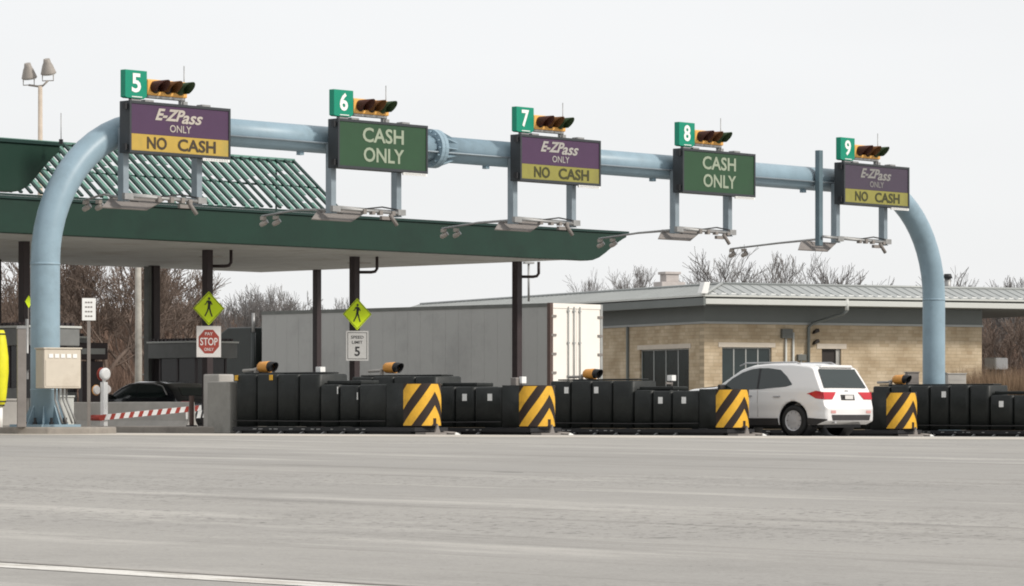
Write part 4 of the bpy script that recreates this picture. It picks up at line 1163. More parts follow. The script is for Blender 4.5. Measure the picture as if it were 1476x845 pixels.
for px, Y, ytop, ymid, ybot, kind in ((301, 95.5, 420, 469, 516, 'stop'), (515, 99.3, 430, 476, 521, 'speed')):
    # diamond
    p = at_px(px, Y); za, zb_, zc = zpx(ytop, Y), zpx(ymid, Y), zpx(ybot, Y)
    t = thing('pedestrian_sign', 'lime yellow diamond sign with black walking figure above the %s sign' % ('red stop' if kind == 'stop' else 'grey speed limit'), 'warning sign', (p.x, p.y, (za+zb_)/2), YAW, 'pedestrian warning signs')
    hh = (za-zb_)/2; ww = hh*0.96
    part('plate', MB().prism([(0, -hh), (ww, 0), (0, hh), (-ww, 0)], 0, 0.012), 'ped', t)
    bm_ = MB()
    for q in range(4):
        m = RY(R(90*q+45)); k = hh*0.655
        bm_.box(-k, k, -0.004, -0.001, k-0.012, k, m)
    part('border', bm_, 'black', t)
    fm = MB(); ped_figure(fm, hh*0.95, -0.004); part('walking_figure', fm, 'black', t)
    part('back_bracket', MB().box(-0.04, 0.04, 0.013, 0.07, -hh*0.8, hh*0.8), 'galv', t)
    h2 = (zb_-zc)/2-0.02
    if kind == 'stop':
        t = thing('stop_sign', 'white square sign with red stop octagon below the walking figure', 'stop sign', (p.x, p.y, (zb_+zc)/2), YAW)
        hw_ = 0.35
        part('plate', MB().box(-hw_, hw_, 0, 0.012, -h2, h2), 'signwhite', t)
        r = 0.315; oc = [(r*math.cos(R(22.5+45*k)), r*1.12*math.sin(R(22.5+45*k))) for k in range(8)]
        part('octagon', MB().prism(oc, -0.005, -0.001), 'red', t)
        part('lettering', MB().text('PAY', 0, 0.215, 0.085, -0.009, 0.22, 0.012).text('STOP', 0, 0, 0.21, -0.009, 0.50, 0.012).text('ONLY', 0, -0.215, 0.085, -0.009, 0.27, 0.012), 'signwhite', t)
    else:
        t = thing('speed_limit_sign', 'grey speed limit 5 sign below the walking figure, in front of the trailer', 'speed sign', (p.x, p.y, (zb_+zc)/2), YAW)
        hw_ = 0.34
        part('plate', MB().box(-hw_, hw_, 0, 0.012, -h2, h2), 'signgrey', t)
        bd = MB(); k = 0.045
        bd.box(-hw_+k, hw_-k, -0.004, -0.001, h2-k-0.014, h2-k).box(-hw_+k, hw_-k, -0.004, -0.001, -h2+k, -h2+k+0.014)
        bd.box(-hw_+k, -hw_+k+0.014, -0.004, -0.001, -h2+k+0.0141, h2-k-0.0141).box(hw_-k-0.014, hw_-k, -0.004, -0.001, -h2+k+0.0141, h2-k-0.0141)
        part('border', bd, 'black', t)
        part('lettering', MB().text('SPEED', 0, 0.245, 0.085, -0.006, 0.38, 0.006).text('LIMIT', 0, 0.10, 0.085, -0.006, 0.32, 0.006).text('5', 0, -0.16, 0.27, -0.006, 0.16, 0.02), 'black', t)
    part('back_bracket', MB().box(-0.04, 0.04, 0.013, 0.07, -h2*0.9, h2*0.9), 'galv', t)

# ---------------------------------------------------------------- left island furniture
def onisl(px, Y): p = at_px(px, Y); return p
# electrical cabinet strapped to the gantry leg
p = W(UL, VG)
t = thing('control_cabinet', 'beige steel control cabinet in front of the left gantry leg', 'cabinet', at_px(84, 70.9)+Vector((0, 0, zpx(560, 70.9))), R(29))
part('box', MB().box(-0.40, 0.40, -0.24, 0.24, 0, 0.80), 'cabinet', t, 0.015)
lv = MB()
for k in range(5): lv.box(-0.30+k*0.13, -0.21+k*0.13, -0.252, -0.241, 0.62, 0.70)
part('louvre', lv, 'white', t)
part('door_panel', MB().box(-0.37, 0.37, -0.249, -0.241, 0.04, 0.58), 'cabinet', t, 0.004)
part('roof_flange', MB().box(-0.42, 0.42, -0.26, 0.26, 0.801, 0.83), 'cabinet', t, 0.005)
cd = MB()
for k, (x, bx) in enumerate(((-0.05, 0.08), (0.03, 0.18), (0.12, 0.30), (0.20, 0.38))):
    cd.tube([(x, 0.05, -0.002), (x, 0.05, -0.22), (x+(bx-x)*0.5, 0.02, -0.45), (bx, -0.02, -0.72)], 0.022, 8)
part('conduit', cd, 'galv', t)
part('leg_strap', MB().box(-0.30, 0.0, 0.241, 0.32, 0.1, 0.7), 'galv', t)
# sign post
zi = ZI[45.9]
def post_on(px, Y): return at_px(px, Y)
t = thing('sign_post', 'slim grey post with a small white notice beside the beige cabinet', 'sign post', at_px(128, 71.9)+Vector((0, 0, zi)), R(10))
part('post', MB().box(-0.035, 0.035, -0.03, 0.03, 0, zpx(430, 71.9)-zi), 'post_grey', t)
za, zb_ = zpx(430, 71.9)-zi, zpx(462, 71.9)-zi
part('plate', MB().box(-0.14, 0.14, -0.045, -0.031, zb_, za), 'white', t)
nt_ = MB()
for k in range(4):
    zz = za-0.09-k*0.095
    for j in range(3): nt_.box(-0.08+j*0.055, -0.04+j*0.055, -0.049, -0.046, zz-0.014, zz+0.016)
part('print_marks', nt_, 'post_grey', t)
# brown-grey post left
t = thing('steel_post', 'thick brown grey square post left of the gantry leg', 'post', at_px(31, 70.3)+Vector((0, 0, zi)), R(12))
part('shaft', MB().box(-0.09, 0.09, -0.09, 0.09, 0, zpx(474, 70.3)-zi), 'post_grey', t, 0.01)
part('cap', MB().box(-0.10, 0.10, -0.10, 0.10, zpx(474, 70.3)-zi+0.001, zpx(472, 70.3)-zi+0.03), 'galv', t)
t = thing('slim_pole', 'slim grey pole close to the left side of the gantry leg', 'post', at_px(39, 73.5)+Vector((0, 0, zi)), R(12))
part('shaft', MB().tube([(0, 0, 0), (0, 0, zpx(460, 73.5)-zi)], 0.035, 8), 'galv', t)
part('meter_box', MB().box(-0.05, 0.09, -0.10, -0.036, 0.60, 1.0).box(-0.05, 0.09, -0.10, -0.036, 1.2, 1.55), 'black', t)
t = thing('far_yellow_sign', 'tiny lime sign edge seen far behind the left gantry leg', 'warning sign', at_px(41.5, 90)+Vector((0, 0, zpx(435, 90))), R(60))
t.scale = (0.5, 0.5, 0.55)
part('plate', MB().prism([(0, -0.30), (0.3, 0), (0, 0.30), (-0.3, 0)], 0, 0.012), 'ped', t)
part('pole', MB().box(-0.03, 0.03, 0.013, 0.05, -2.9-0.3, 0.2), 'post_grey', t)
# yellow wrapped thing at the frame edge
t = thing('wrapped_post', 'yellow cover strapped round a pale post at the left picture edge', 'covered post', at_px(-1, 70.2)+Vector((0, 0, zi)), R(0))
z0, z1 = zpx(586, 70.2)-zi, zpx(476, 70.2)-zi
pr = [(0.08, z0), (0.13, z0+0.08), (0.155, z0+0.3), (0.19, z0+0.7), (0.185, z0+1.0), (0.15, z0+1.3), (0.12, z1-0.06), (0.09, z1)]
part('cover', MB().lathe(pr, 20), 'yellow_tarp', t)
sb = MB()
for zz, rr in ((z0+0.10, 0.14), (z0+0.02, 0.11), (z1-0.08, 0.135)): sb.lathe([(rr, zz-0.014), (rr, zz+0.014)], 20)
part('strap', sb, 'black', t)
part('post', MB().tube([(0, 0, 0), (0, 0, z0)], 0.07, 12), 'white', t)
# low pale cabinets around
t = thing('pale_box', 'low pale grey box at the foot of the yellow covered post', 'utility box', at_px(6, 76)+Vector((0, 0, zi)), R(15))
part('box', MB().box(-0.22, 0.26, -0.2, 0.2, 0, 0.55), 'conc_l', t, 0.02)
part('lid', MB().box(-0.24, 0.28, -0.22, 0.22, 0.551, 0.60), 'conc_l', t, 0.01)
t = thing('pale_box', 'low pale green box just right of the gantry leg base', 'utility box', at_px(96, 74.5)+Vector((0, 0, zi)), R(15))
part('box', MB().box(-0.16, 0.13, -0.2, 0.2, 0, 0.62), 'gutter', t, 0.02)
part('lid', MB().box(-0.18, 0.15, -0.22, 0.22, 0.621, 0.66), 'gutter', t, 0.01)

# gate
ug = 53.75; zg = ZI[54.0]
tg = (150-738)/5000.0; vg_ = ug*((CA-SA*tg)/(CA*tg+SA)); Yg = W(ug, vg_).y
t = thing('barrier_gate', 'white gate post with round red and white head and a low striped arm', 'barrier gate', W(ug, vg_, zg), ANG)
part('post', MB().box(-0.065, 0.065, -0.065, 0.065, 0, 1.05), 'white', t, 0.01)
part('head', MB().lathe([(0.10, -0.06), (0.14, -0.03), (0.15, 0.04), (0.10, 0.07)], 20, T(0, -0.02, 1.24) @ RX(R(90))).tube([(0, 0, 1.05), (0, 0, 1.16)], 0.04, 8), 'white', t)
part('head_ring', MB().lathe([(0.155, -0.02), (0.155, 0.01)], 20, T(0, 0.07, 1.24) @ RX(R(90))), 'red', t)
part('side_lamp', MB().lathe([(0.09, -0.05), (0.12, 0.0), (0.09, 0.06)], 16, T(-0.16, 0.1, 0.86) @ RX(R(90))).lathe([(0.09, -0.05), (0.12, 0.0), (0.09, 0.06)], 16, T(0.12, 0.05, 0.88) @ RX(R(90))), 'signwhite', t)
part('side_lamp_ring', MB().lathe([(0.125, -0.012), (0.125, 0.012)], 16, T(-0.16, 0.1, 0.86) @ RX(R(90))), 'amber', t)
am_ = T(-0.25, -0.10, 0.20) @ RY(R(-4.2))
ar = MB().box(-0.02, 3.25, -0.02, 0.02, -0.065, 0.065, am_)
a_o = part('arm', ar, 'white', t)
rs = MB()
for k in range(11):
    x = 0.02+k*0.295
    rs.prism([(x, -0.066), (x+0.13, -0.066), (x+0.21, 0.066), (x+0.08, 0.066)], -0.024, -0.0205, am_)
    rs.prism([(x, -0.066), (x+0.13, -0.066), (x+0.21, 0.066), (x+0.08, 0.066)], 0.0205, 0.024, am_)
part('red_stripe', rs, 'stripe_red', a_o)
part('arm_tip_panel', MB().box(2.75, 3.35, -0.015, 0.015, -0.24, -0.07, am_), 'white', a_o)
rs = MB()
for k in range(3):
    x = 2.8+k*0.2; rs.prism([(x, -0.24), (x+0.07, -0.24), (x+0.14, -0.07), (x+0.07, -0.07)], -0.019, -0.0155, am_)
part('tip_stripe', rs, 'cladding', a_o)
part('hub', MB().tube([(-0.25, -0.2, 0.20), (-0.25, 0.15, 0.20)], 0.07, 12), 'stripe_red', t)

# concrete barriers across the booth lanes
def jersey(u0, v0, u1, v1, h, label, m='conc_l', w=0.22):
    a, b = W(u0, v0, gzu(u0, v0)-0.02), W(u1, v1, gzu(u1, v1)-0.02); d = b-a; L_ = d.length
    o = part('concrete_barrier', MB().prism([(-w, 0), (-w, 0.12), (-w*0.45, 0.32), (-w*0.3, h), (w*0.3, h), (w*0.45, 0.32), (w, 0.12), (w, 0)], 0, L_), m, None, 0.02)
    o.location = a; o.rotation_euler = (0, 0, math.atan2(d.y, d.x)-math.pi/2)
    return tag(o, label, 'barrier', 'low concrete barriers by the toll lanes')
jersey(56.4, 63.2, 56.4, 68.2, 0.78, 'pale low concrete barrier right behind the striped gate arm')
jersey(58.9, 62.0, 58.9, 64.8, 0.72, 'greenish grey low concrete barrier near the tip of the gate arm', 'conc')
jersey(51.5, 66, 51.5, 71, 0.80, 'pale low concrete barrier left of the white gate post')
# traffic posts
t = thing('steel_post', 'thin reddish post right of the gate arm tip, before the concrete block', 'post', W(54.4, 61.0, ZI[54.0]), ANG)
part('shaft', MB().box(-0.04, 0.04, -0.04, 0.04, 0, 0.72), 'maroon', t)
part('foot', MB().box(-0.09, 0.09, -0.09, 0.09, 0, 0.03), 'black', t)

# booths
def booth(u, v0, label):
    zi_ = ZI[min(ZI, key=lambda k: abs(k-u))]
    t = thing('toll_booth', label, 'toll booth', W(u, v0, zi_), ANG, 'toll booths under the canopy')
    w, d = 0.62, 1.7
    part('lower_wall', MB().box(-w, w, 0, d, 0, 1.0), 'booth', t, 0.01)
    fr = MB()
    for x in (-w, w-0.07):
        for y in (0, d/2-0.035, d-0.07): fr.box(x, x+0.07, y, y+0.07, 1.001, 2.1)
    part('window_frame', fr, 'column', t)
    part('window_glass', MB().box(-w+0.02, w-0.02, 0.02, d-0.02, 1.001, 2.1), 'booth_glass', t)
    part('roof_band', MB().box(-w-0.22, w+0.22, -0.25, d+0.25, 2.101, 2.56), 'booth', t, 0.02)
    part('roof_edge', MB().box(-w-0.26, w+0.26, -0.29, d+0.29, 2.561, 2.62), 'gutter', t, 0.01)
    sc_ = MB()
    for k in range(12):
        y = -0.2+k*0.18; sc_.box(-w-0.24, -w-0.12, y, y+0.10, 2.621, 2.70)
    for k in range(8):
        x = -w-0.1+k*0.18; sc_.box(x, x+0.10, -0.28, -0.16, 2.621, 2.70)
    part('roof_stud', sc_, 'column', t)
booth(70.9, 78.6, 'dark glazed toll booth with grey roof band, behind the black car')
booth(64.5, 78.0, 'dark glazed toll booth partly hidden behind the left gantry leg')
booth(57.9, 70.5, 'dark toll booth beyond the brown post at the left edge')

# attendant terminal with lit header seen left
t = thing('lane_terminal', 'dark payment terminal with a pale header panel behind the sign post', 'payment terminal', at_px(131, 98)+Vector((0, 0, gz(-11, 98)+0.1)), R(20))
part('housing', MB().box(-0.30, 0.30, -0.25, 0.25, 0, 1.9), 'column', t, 0.02)
part('header', MB().box(-0.42, 0.42, -0.3, 0.3, 1.95, 2.42), 'column', t, 0.02)
part('header_panel', MB().box(-0.34, 0.34, -0.312, -0.301, 2.10, 2.26), 'frame', t)
part('neck', MB().box(-0.1, 0.1, -0.1, 0.1, 1.901, 1.949), 'column', t)

# ---------------------------------------------------------------- utility pole, light mast
t = thing('utility_pole', 'weathered pale wooden pole with small side brackets behind the canopy', 'utility pole', at_px(199, 130)+Vector((0, 0, -0.3)), 0)
part('shaft', MB().tube([(0, 0, 0), (0.02, 0, 3), (0, 0, 6.6)], [0.15, 0.13, 0.11], 12), 'birch', t)
br = MB()
for zz in (2.2, 3.6, 5.0): br.tube([(0.1, 0, zz), (0.35, 0, zz+0.08), (0.52, 0, zz-0.05)], 0.03, 6).box(0.3, 0.42, -0.06, 0.06, zz+0.09, zz+0.25)
part('side_bracket', br, 'galv', t)
YM = 118
p = at_px(58, YM); ztop = zpx(116, YM)
t = thing('light_mast', 'tan lamp mast with two floodlights rising above the canopy', 'light mast', p+Vector((0, 0, -0.2)), R(-15))
part('mast', MB().tube([(0, 0, 0), (0, 0, ztop)], [0.11, 0.075], 14), 'pole_tan', t)
part('crossarm', MB().tube([(-0.42, 0, ztop+0.05), (-0.1, 0, ztop), (0.1, 0, ztop+0.02), (0.28, 0, ztop+0.18)], 0.035, 8), 'lamp_body', t)
for sx, dz in ((-0.42, 0.0), (0.28, 0.13)):
    yk = part('yoke', MB().tube([(sx-0.20, 0, ztop+0.28+dz), (sx-0.20, 0, ztop+0.05+dz), (sx+0.20, 0, ztop+0.05+dz), (sx+0.20, 0, ztop+0.28+dz)], 0.02, 6), 'lamp_body', t)
    m = T(sx, 0, ztop+0.46+dz) @ RX(R(20))
    lh = part('flood_lamp', MB().lathe([(0.27, -0.16), (0.255, -0.12), (0.18, 0.12), (0.13, 0.22), (0.11, 0.34)], 18, m), 'lamp_body', t)
    part('lamp_lens', MB().lathe([(0.25, -0.19), (0.26, -0.165)], 18, m), 'lamp_glass', lh)
t = thing('whip_mast', 'hair-thin antenna standing on the nearer canopy right of the light mast', 'antenna', at_px(88, 73.6)+Vector((0, 0, 6.2)), 0)
part('rod', MB().tube([(0, 0, 0.0), (0, 0, zpx(163, 73.6)-6.2)], 0.010, 6), 'galv', t)
part('mount', MB().box(-0.04, 0.04, -0.04, 0.04, 0.0, 0.10), 'black', t)

# ---------------------------------------------------------------- far background
rnd = random.Random(11)
def hill_h(x, y):
    px = 738+5000*x/y
    k = max(0, min(1, (y-195)/45.0)); k = k*k*(3-2*k)
    h = 6.6+0.5*math.sin(px*0.008+1)+0.35*math.sin(px*0.031)
    if px > 1350: h += 0.2
    return -0.4+(h+0.4)*k + 0.004*max(0, y-260)
mb = MB(); vs = []; fs = []
X_ = [i*4.0-140 for i in range(0, 76)]; Y_ = [195+i*4 for i in range(0, 18)] + [275, 300, 340, 400, 500]
for y in Y_:
    for x in X_: vs.append((x, y, hill_h(x, y)+rnd.uniform(-0.25, 0.25)))
n = len(X_)
for i in range(len(Y_)-1):
    for k in range(n-1): a = i*n+k; fs.append((a, a+1, a+n+1, a+n))
struct('hills', mb.add(vs, fs, True), 'hill')
# brush on the slope: thin dry stems, uncountable
def stems(name, pts, m, hmin, hmax, wmin, wmax, nper, spread, label, lean=0.5):
    mb = MB(); vs = []; fs = []
    for (x, y, z) in pts:
        for _ in range(nper):
            a = rnd.uniform(0, 2*math.pi); bx = x+rnd.gauss(0, spread); by = y+rnd.gauss(0, spread)
            h = rnd.uniform(hmin, hmax); w = rnd.uniform(wmin, wmax)
            dx, dy = math.cos(a)*w, math.sin(a)*w
            lx, ly = rnd.gauss(0, lean)*h*0.5, rnd.gauss(0, lean)*h*0.5
            o = len(vs); vs += [(bx-dx, by-dy, z-0.1), (bx+dx, by+dy, z-0.1), (bx+lx, by+ly, z+h)]
            fs.append((o, o+1, o+2))
    return mb.add(vs, fs)
pts = []
for _ in range(2600):
    y = rnd.uniform(196, 246); px_ = rnd.choice((rnd.uniform(-80, 400), rnd.uniform(-80, 400), rnd.uniform(1390, 1560))); x = (px_-738)/5000*y; pts.append((x, y, hill_h(x, y)))
o = part('brushwood', stems('brushwood', pts, 'brush', 0.5, 1.5, 0.03, 0.08, 14, 0.9, ''), 'brush'); o['kind'] = 'stuff'
o['label'] = 'dry brown brushwood covering the low hillside'; o['category'] = 'brushwood'

def tree_mesh(seed, H_, spread, depth=6, r0=0.17, forks=3, up=0.35, mn=0.011):
    rr = random.Random(seed); trunk = MB(); crown = MB()
    def grow(p, d, L_, r, lv):
        n = 3; pts = [p]; rad = [r]
        for i in range(n):
            d = (d + Vector((rr.gauss(0, 0.12), rr.gauss(0, 0.12), rr.gauss(0.02, 0.07)))).normalized()
            p = p+d*(L_/n); pts.append(p); rad.append(max(mn, r*(1-0.30*(i+1)/n)))
        (trunk if lv == 0 else crown).tube(pts, rad, 7 if lv < 2 else 3, False, lv < 3)
        if lv >= depth: return
        k = forks if lv < depth-1 else forks+1
        for j in range(k):
            ax = Vector((rr.gauss(0, 1), rr.gauss(0, 1), rr.gauss(0, 0.5)))
            ax = (ax-d*ax.dot(d))
            if ax.length < 0.05: continue
            ax.normalize(); th = R(rr.uniform(14, 44))*spread
            if j == 0: th *= 0.4
            nd = (d*math.cos(th)+ax*math.sin(th)); nd.z += up*0.35; nd.normalize()
            q = pts[-1] if (j < 2 or lv == 0) else pts[rr.choice((1, 2))]
            grow(q, nd, L_*rr.uniform(0.62, 0.86), rad[-1]*rr.uniform(0.58, 0.8), lv+1)
    grow(Vector((0, 0, -0.2)), Vector((0, 0, 1)), H_*0.27, r0, 0)
    zmax = max(v[2] for v in crown.v); k = H_/zmax
    for m_ in (trunk, crown): m_.v = [(x*k, y*k, z*k) for x, y, z in m_.v]
    return trunk.mesh('trunk'), crown.mesh('crown')
TM = [tree_mesh(s, 8.0, sp, 6, r, 3, up) for s, sp, r, up in ((1, 1.0, 0.17, 0.3), (2, 1.2, 0.19, 0.2), (3, 0.8, 0.15, 0.5), (4, 1.1, 0.16, 0.35), (5, 0.95, 0.2, 0.25))]
TU_ = [tree_mesh(s, 8.0, sp, 6, r, 3, up, 0.009) for s, sp, r, up in ((21, 0.85, 0.2, 0.5), (22, 1.0, 0.2, 0.35), (23, 0.7, 0.17, 0.6), (24, 1.1, 0.2, 0.3))]
for a, b in TU_: a.materials.append(M['bark2']); b.materials.append(M['bark2'])
for a, b in TM: a.materials.append(M['bark']); b.materials.append(M['bark'])
TM2 = []
for a, b in TM:
    a2, b2 = a.copy(), b.copy(); a2.materials[0] = M['bark2']; b2.materials[0] = M['bark2']; TM2.append((a2, b2))
def tree(px, Y, ytop, idx, rot, label, grey=False, wide=1.0, group='bare trees behind the plaza'):
    x = (px-738)/5000*Y; zb = hill_h(x, Y) if Y > 195 else -0.3
    h = zpx(ytop, Y)-zb
    t = thing('bare_tree', label, 'tree', (x, Y, zb), R(rot), group)
    tm, cm = (TU_[idx % 4] if grey == 2 else TM2[idx] if grey else TM[idx])
    for nm, me in (('trunk', tm), ('crown', cm)):
        o = bpy.data.objects.new(nm, me); C.objects.link(o); o.parent = t
    t.scale = (h/8.0*wide, h/8.0*wide, h/8.0)
    return t
left = [(-20, 150, 372, 'at the far left edge under the canopy'), (22, 165, 366, 'between the far left column and gantry leg'), (62, 145, 352, 'hidden mostly by the left gantry leg'),
        (98, 150, 340, 'just right of the left gantry leg'), (122, 172, 350, 'behind the small white notice'), (148, 148, 345, 'dense one left of the pale wooden pole'),
        (176, 165, 362, 'slender one touching the pale wooden pole'), (212, 150, 356, 'one behind the pale wooden pole'), (232, 140, 352, 'right of the wide dark column'),
        (256, 160, 372, 'thin one left of the lime diamond'), (280, 175, 404, 'low one behind the stop sign')]
for i, (px, Y, yt, lb) in enumerate(left):
    tree(px, Y, yt, i % 5, i*67, 'bare brown tree under the canopy, ' + lb, False, 1.0)
mid = [(316, 185, 424, 'just right of the stop sign diamond'), (338, 178, 414, 'rising over the truck cab roof'), (358, 190, 420, 'straight above the truck exhaust'), (380, 176, 408, 'at the front end of the trailer'),
       (402, 182, 410, 'tall slender one over the trailer front'), (424, 179, 408, 'left of the second dark column'), (446, 188, 420, 'touching the second dark column'), (484, 195, 430, 'low one left of the speed limit diamond')]
for i, (px, Y, yt, lb) in enumerate(mid):
    tree(px, Y, yt, (i+2) % 5, i*51+20, 'bare grey tree, ' + lb, 2 if i % 2 else True, 0.8)
rt = [(846, 230, 398, 0.8, 'faint low one left of the office roof vent'), (884, 205, 384, 0.9, 'leftmost clear one over the office roof'), (912, 212, 380, 0.9, 'second one left of the roof vent'), (938, 200, 386, 0.8, 'close left of the roof vent'), (990, 208, 382, 0.9, 'close right of the roof vent'), 
      (1068, 178, 372, 0.9, 'left one of the clump over the front roof'), (1092, 172, 360, 1.0, 'tall middle one of the clump under camera arm'), (1122, 168, 356, 1.1, 'tallest one, right under the long camera arm'), (1150, 176, 362, 1.0, 'forked one right of the tallest'), (1180, 182, 366, 1.0, 'right one of the tall clump over the front roof'),
      (1428, 185, 396, 0.9, 'left one past the right gantry leg'), (1448, 178, 384, 1.0, 'spreading one right of the gantry leg'), (1472, 186, 382, 1.0, 'cut by the right picture edge'), (1500, 180, 380, 1.0, 'outside the right picture edge')]
for i, (px, Y, yt, wd, lb) in enumerate(rt):
    tree(px, Y, yt, i % 4, i*83+5, 'bare tree, ' + lb, 2, wd)
for i, (px, Y, yt, lb) in enumerate(((1424, 160, 455, 'low one under the eave beside the stone wall end'), (1446, 152, 450, 'low one under the eave, middle'), (1468, 158, 452, 'low one under the eave by the picture edge'))):
    tree(px, Y, yt, i, i*70, 'bare brown tree, ' + lb, False, 1.2)
# small dark conifers far behind the roof
for px, yt, lb in ((1176, 398, 'leftmost and widest'), (1194, 396, 'middle'), (1207, 391, 'tallest'), (1217, 404, 'shortest')):
    Y = 215; x = (px-738)/5000*Y; zb = hill_h(x, Y); h = zpx(yt, Y)-zb
    t = thing('conifer', '%s of the small dark conifers just above the office roof' % lb, 'conifer', (x, Y, zb), 0, 'small conifers above the roof')
    cm = MB(); rr = random.Random(px); nl = 12
    for k in range(nl):
        z = h*(0.12+0.86*k/nl); r = 0.62*(1-k/nl)**0.8+0.04
        for j in range(9):
            a = rr.uniform(0, 6.28); q = r*rr.uniform(0.7, 1.15)
            cm.add([(0, 0, z+0.30), (q*math.cos(a-0.3), q*math.sin(a-0.3), z-0.2), (q*math.cos(a+0.3), q*math.sin(a+0.3), z-0.25)], [(0, 1, 2)])
    part('crown', cm, 'conifer', t); part('trunk', MB().tube([(0, 0, -0.1), (0, 0, h*0.95)], [0.08, 0.02], 6), 'bark', t)
# understorey under the left canopy and the right hedge
pts = []
for _ in range(1500):
    y = rnd.uniform(136, 192); px = rnd.uniform(-60, 460); pts.append(((px-738)/5000*y, y, -0.3))
o = part('undergrowth', stems('undergrowth', pts, 'brush', 0.6, 3.4, 0.015, 0.05, 16, 0.7, ''), 'brush'); o['kind'] = 'stuff'
o['label'] = 'dense brown undergrowth between the bare trees'; o['category'] = 'undergrowth'
pts = []
for _ in range(600):
    y = rnd.uniform(136, 190); px = rnd.uniform(1410, 1560); pts.append(((px-738)/5000*y, y, -0.3))
o = part('undergrowth', stems('undergrowth', pts, 'brush', 0.6, 3.0, 0.015, 0.05, 16, 0.7, ''), 'brush'); o['kind'] = 'stuff'
o['label'] = 'brown undergrowth beyond the end of the stone office'; o['category'] = 'undergrowth'
for i, (px, Y, h, lb) in enumerate(((1406, 118, 2.15, 'dry brown grassy bush beside the grey boxes at the right leg'), (1438, 117, 2.0, 'middle dry brown bush under the white box'), (1472, 116, 2.1, 'dry brown bush at the right picture edge'))):
    x = (px-738)/5000*Y
    t = thing('dry_bush', lb, 'bush', (x, Y, -0.25), 0, 'dry bushes right of the office')
    part('foliage', stems('f', [(0, 0, 0), (0.35, 0.1, 0), (-0.35, 0, 0), (0, 0.3, 0)], 'hedge', 0.5*h, 1.15*h, 0.008, 0.02, 900, 0.34, '', 0.32), 'hedge', t)
    part('stem', stems('s', [(0, 0, 0)], 'bark', 0.5, 0.9, 0.02, 0.03, 12, 0.15, ''), 'bark', t)
p = at_px(1436, 140)
t = thing('white_tank', 'white weathered box standing in the brush right of the office', 'white box', (p.x, p.y, zpx(540, 140)), R(48))
part('body', MB().box(-0.46, 0.42, -0.3, 0.3, 0.2, 0.68), mat('white_chipped', (0.92, 0.91, 0.90), 0.8, 0, 0.05, 6), t, 0.06)
part('legs', MB().box(-0.36, -0.28, -0.2, 0.2, -1.85, 0.2).box(0.25, 0.33, -0.2, 0.2, -1.85, 0.2), 'post_grey', t)
# equipment cabinets at the right gantry leg
for i, (px0, px1, Y, yt, m, lb) in enumerate(((1306, 1323, 97.6, 536, 'post_grey', 'dark grey ribbed cabinet left of the right gantry leg'), (1346, 1362, 97.2, 537, 'col_grey', 'mid grey narrow cabinet in front of the right gantry leg'), (1364, 1391, 98.0, 538, 'conc_l', 'light grey wide cabinet right of the right gantry leg'))):
    px = (px0+px1)/2; w = (px1-px0)/5000*Y/2; p = at_px(px, Y); zb = gz(p.x, p.y)+0.12; h = zpx(yt, Y)-zb
    t = thing('equipment_cabinet', lb, 'cabinet', (p.x, p.y, zb), R(8), 'grey cabinets at the right gantry leg')
    part('box', MB().box(-w, w, -0.15, 0.15, 0, h-0.03), m, t, 0.01)
    part('lid', MB().box(-w-0.02, w+0.02, -0.17, 0.17, h-0.029, h), m, t, 0.006)
    rb_ = MB()
    for k in range(6): rb_.box(-w+0.04, w-0.04, -0.157, -0.151, h-0.2-k*0.1, h-0.15-k*0.1)
    part('vent_rib', rb_, m, t)

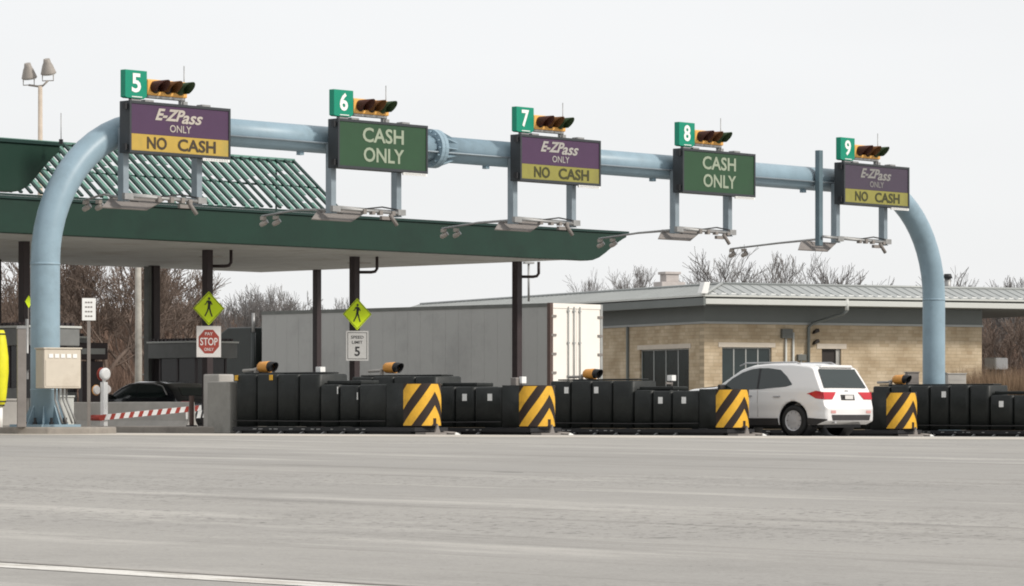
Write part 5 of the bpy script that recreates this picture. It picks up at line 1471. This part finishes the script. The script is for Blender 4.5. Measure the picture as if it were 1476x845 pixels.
# ---------------------------------------------------------------- sky, light, camera
w = bpy.data.worlds.new('World'); scene.world = w; w.use_nodes = True
nt = w.node_tree; N = nt.nodes; L = nt.links
bg = N['Background']; bg.inputs['Strength'].default_value = 0.1
sky = N.new('ShaderNodeTexSky'); sky.sky_type = 'NISHITA'; sky.sun_disc = False
SAZ = math.atan2(0.90, -0.42)      # compass-style: measured from +Y towards +X
SEL = R(36)
sky.sun_elevation = SEL; sky.sun_rotation = SAZ
tc = N.new('ShaderNodeTexCoord'); mp = N.new('ShaderNodeMapping'); mp.inputs['Scale'].default_value = (1, 1, 4)
L.new(tc.outputs['Generated'], mp.inputs['Vector'])
nz = N.new('ShaderNodeTexNoise'); nz.inputs['Scale'].default_value = 1.6; nz.inputs['Detail'].default_value = 5
L.new(mp.outputs[0], nz.inputs['Vector'])
cr = N.new('ShaderNodeMapRange'); cr.inputs[1].default_value = 0.3; cr.inputs[2].default_value = 0.7; cr.inputs[3].default_value = 8.5; cr.inputs[4].default_value = 9.6
L.new(nz.outputs['Fac'], cr.inputs[0])
cc = N.new('ShaderNodeCombineXYZ')
mul = N.new('ShaderNodeVectorMath'); mul.operation = 'SCALE'; mul.inputs[0].default_value = (1.0, 1.005, 1.012)
L.new(cr.outputs[0], mul.inputs['Scale'])
mx = N.new('ShaderNodeMix'); mx.data_type = 'RGBA'; mx.inputs[0].default_value = 0.93
L.new(sky.outputs[0], mx.inputs[6]); L.new(mul.outputs[0], mx.inputs[7])
L.new(mx.outputs[2], bg.inputs['Color'])
sl_ = bpy.data.lights.new('Sun', 'SUN'); sl_.energy = 2.9; sl_.angle = R(8); sl_.color = (1.0, 0.94, 0.86)
so = bpy.data.objects.new('Sun', sl_); C.objects.link(so)
d = Vector((math.sin(SAZ)*math.cos(SEL), math.cos(SAZ)*math.cos(SEL), math.sin(SEL)))
so.rotation_euler = d.to_track_quat('Z', 'Y').to_euler(); so.location = (20, -10, 40)

cam = bpy.data.cameras.new('Camera'); co = bpy.data.objects.new('Camera', cam); C.objects.link(co)
cam.sensor_width = 36; cam.lens = 5000/1476*36; cam.shift_y = 172.5/1476
cam.clip_start = 0.5; cam.clip_end = 6000
co.location = (0, 0, EYE); co.rotation_euler = (R(90), 0, 0)
scene.camera = co
scene.cycles.filter_width = 1.9
vs_ = scene.view_settings
vs_.view_transform = 'Standard'; vs_.look = 'None'; vs_.exposure = 0; vs_.gamma = 1; vs_.use_curve_mapping = False
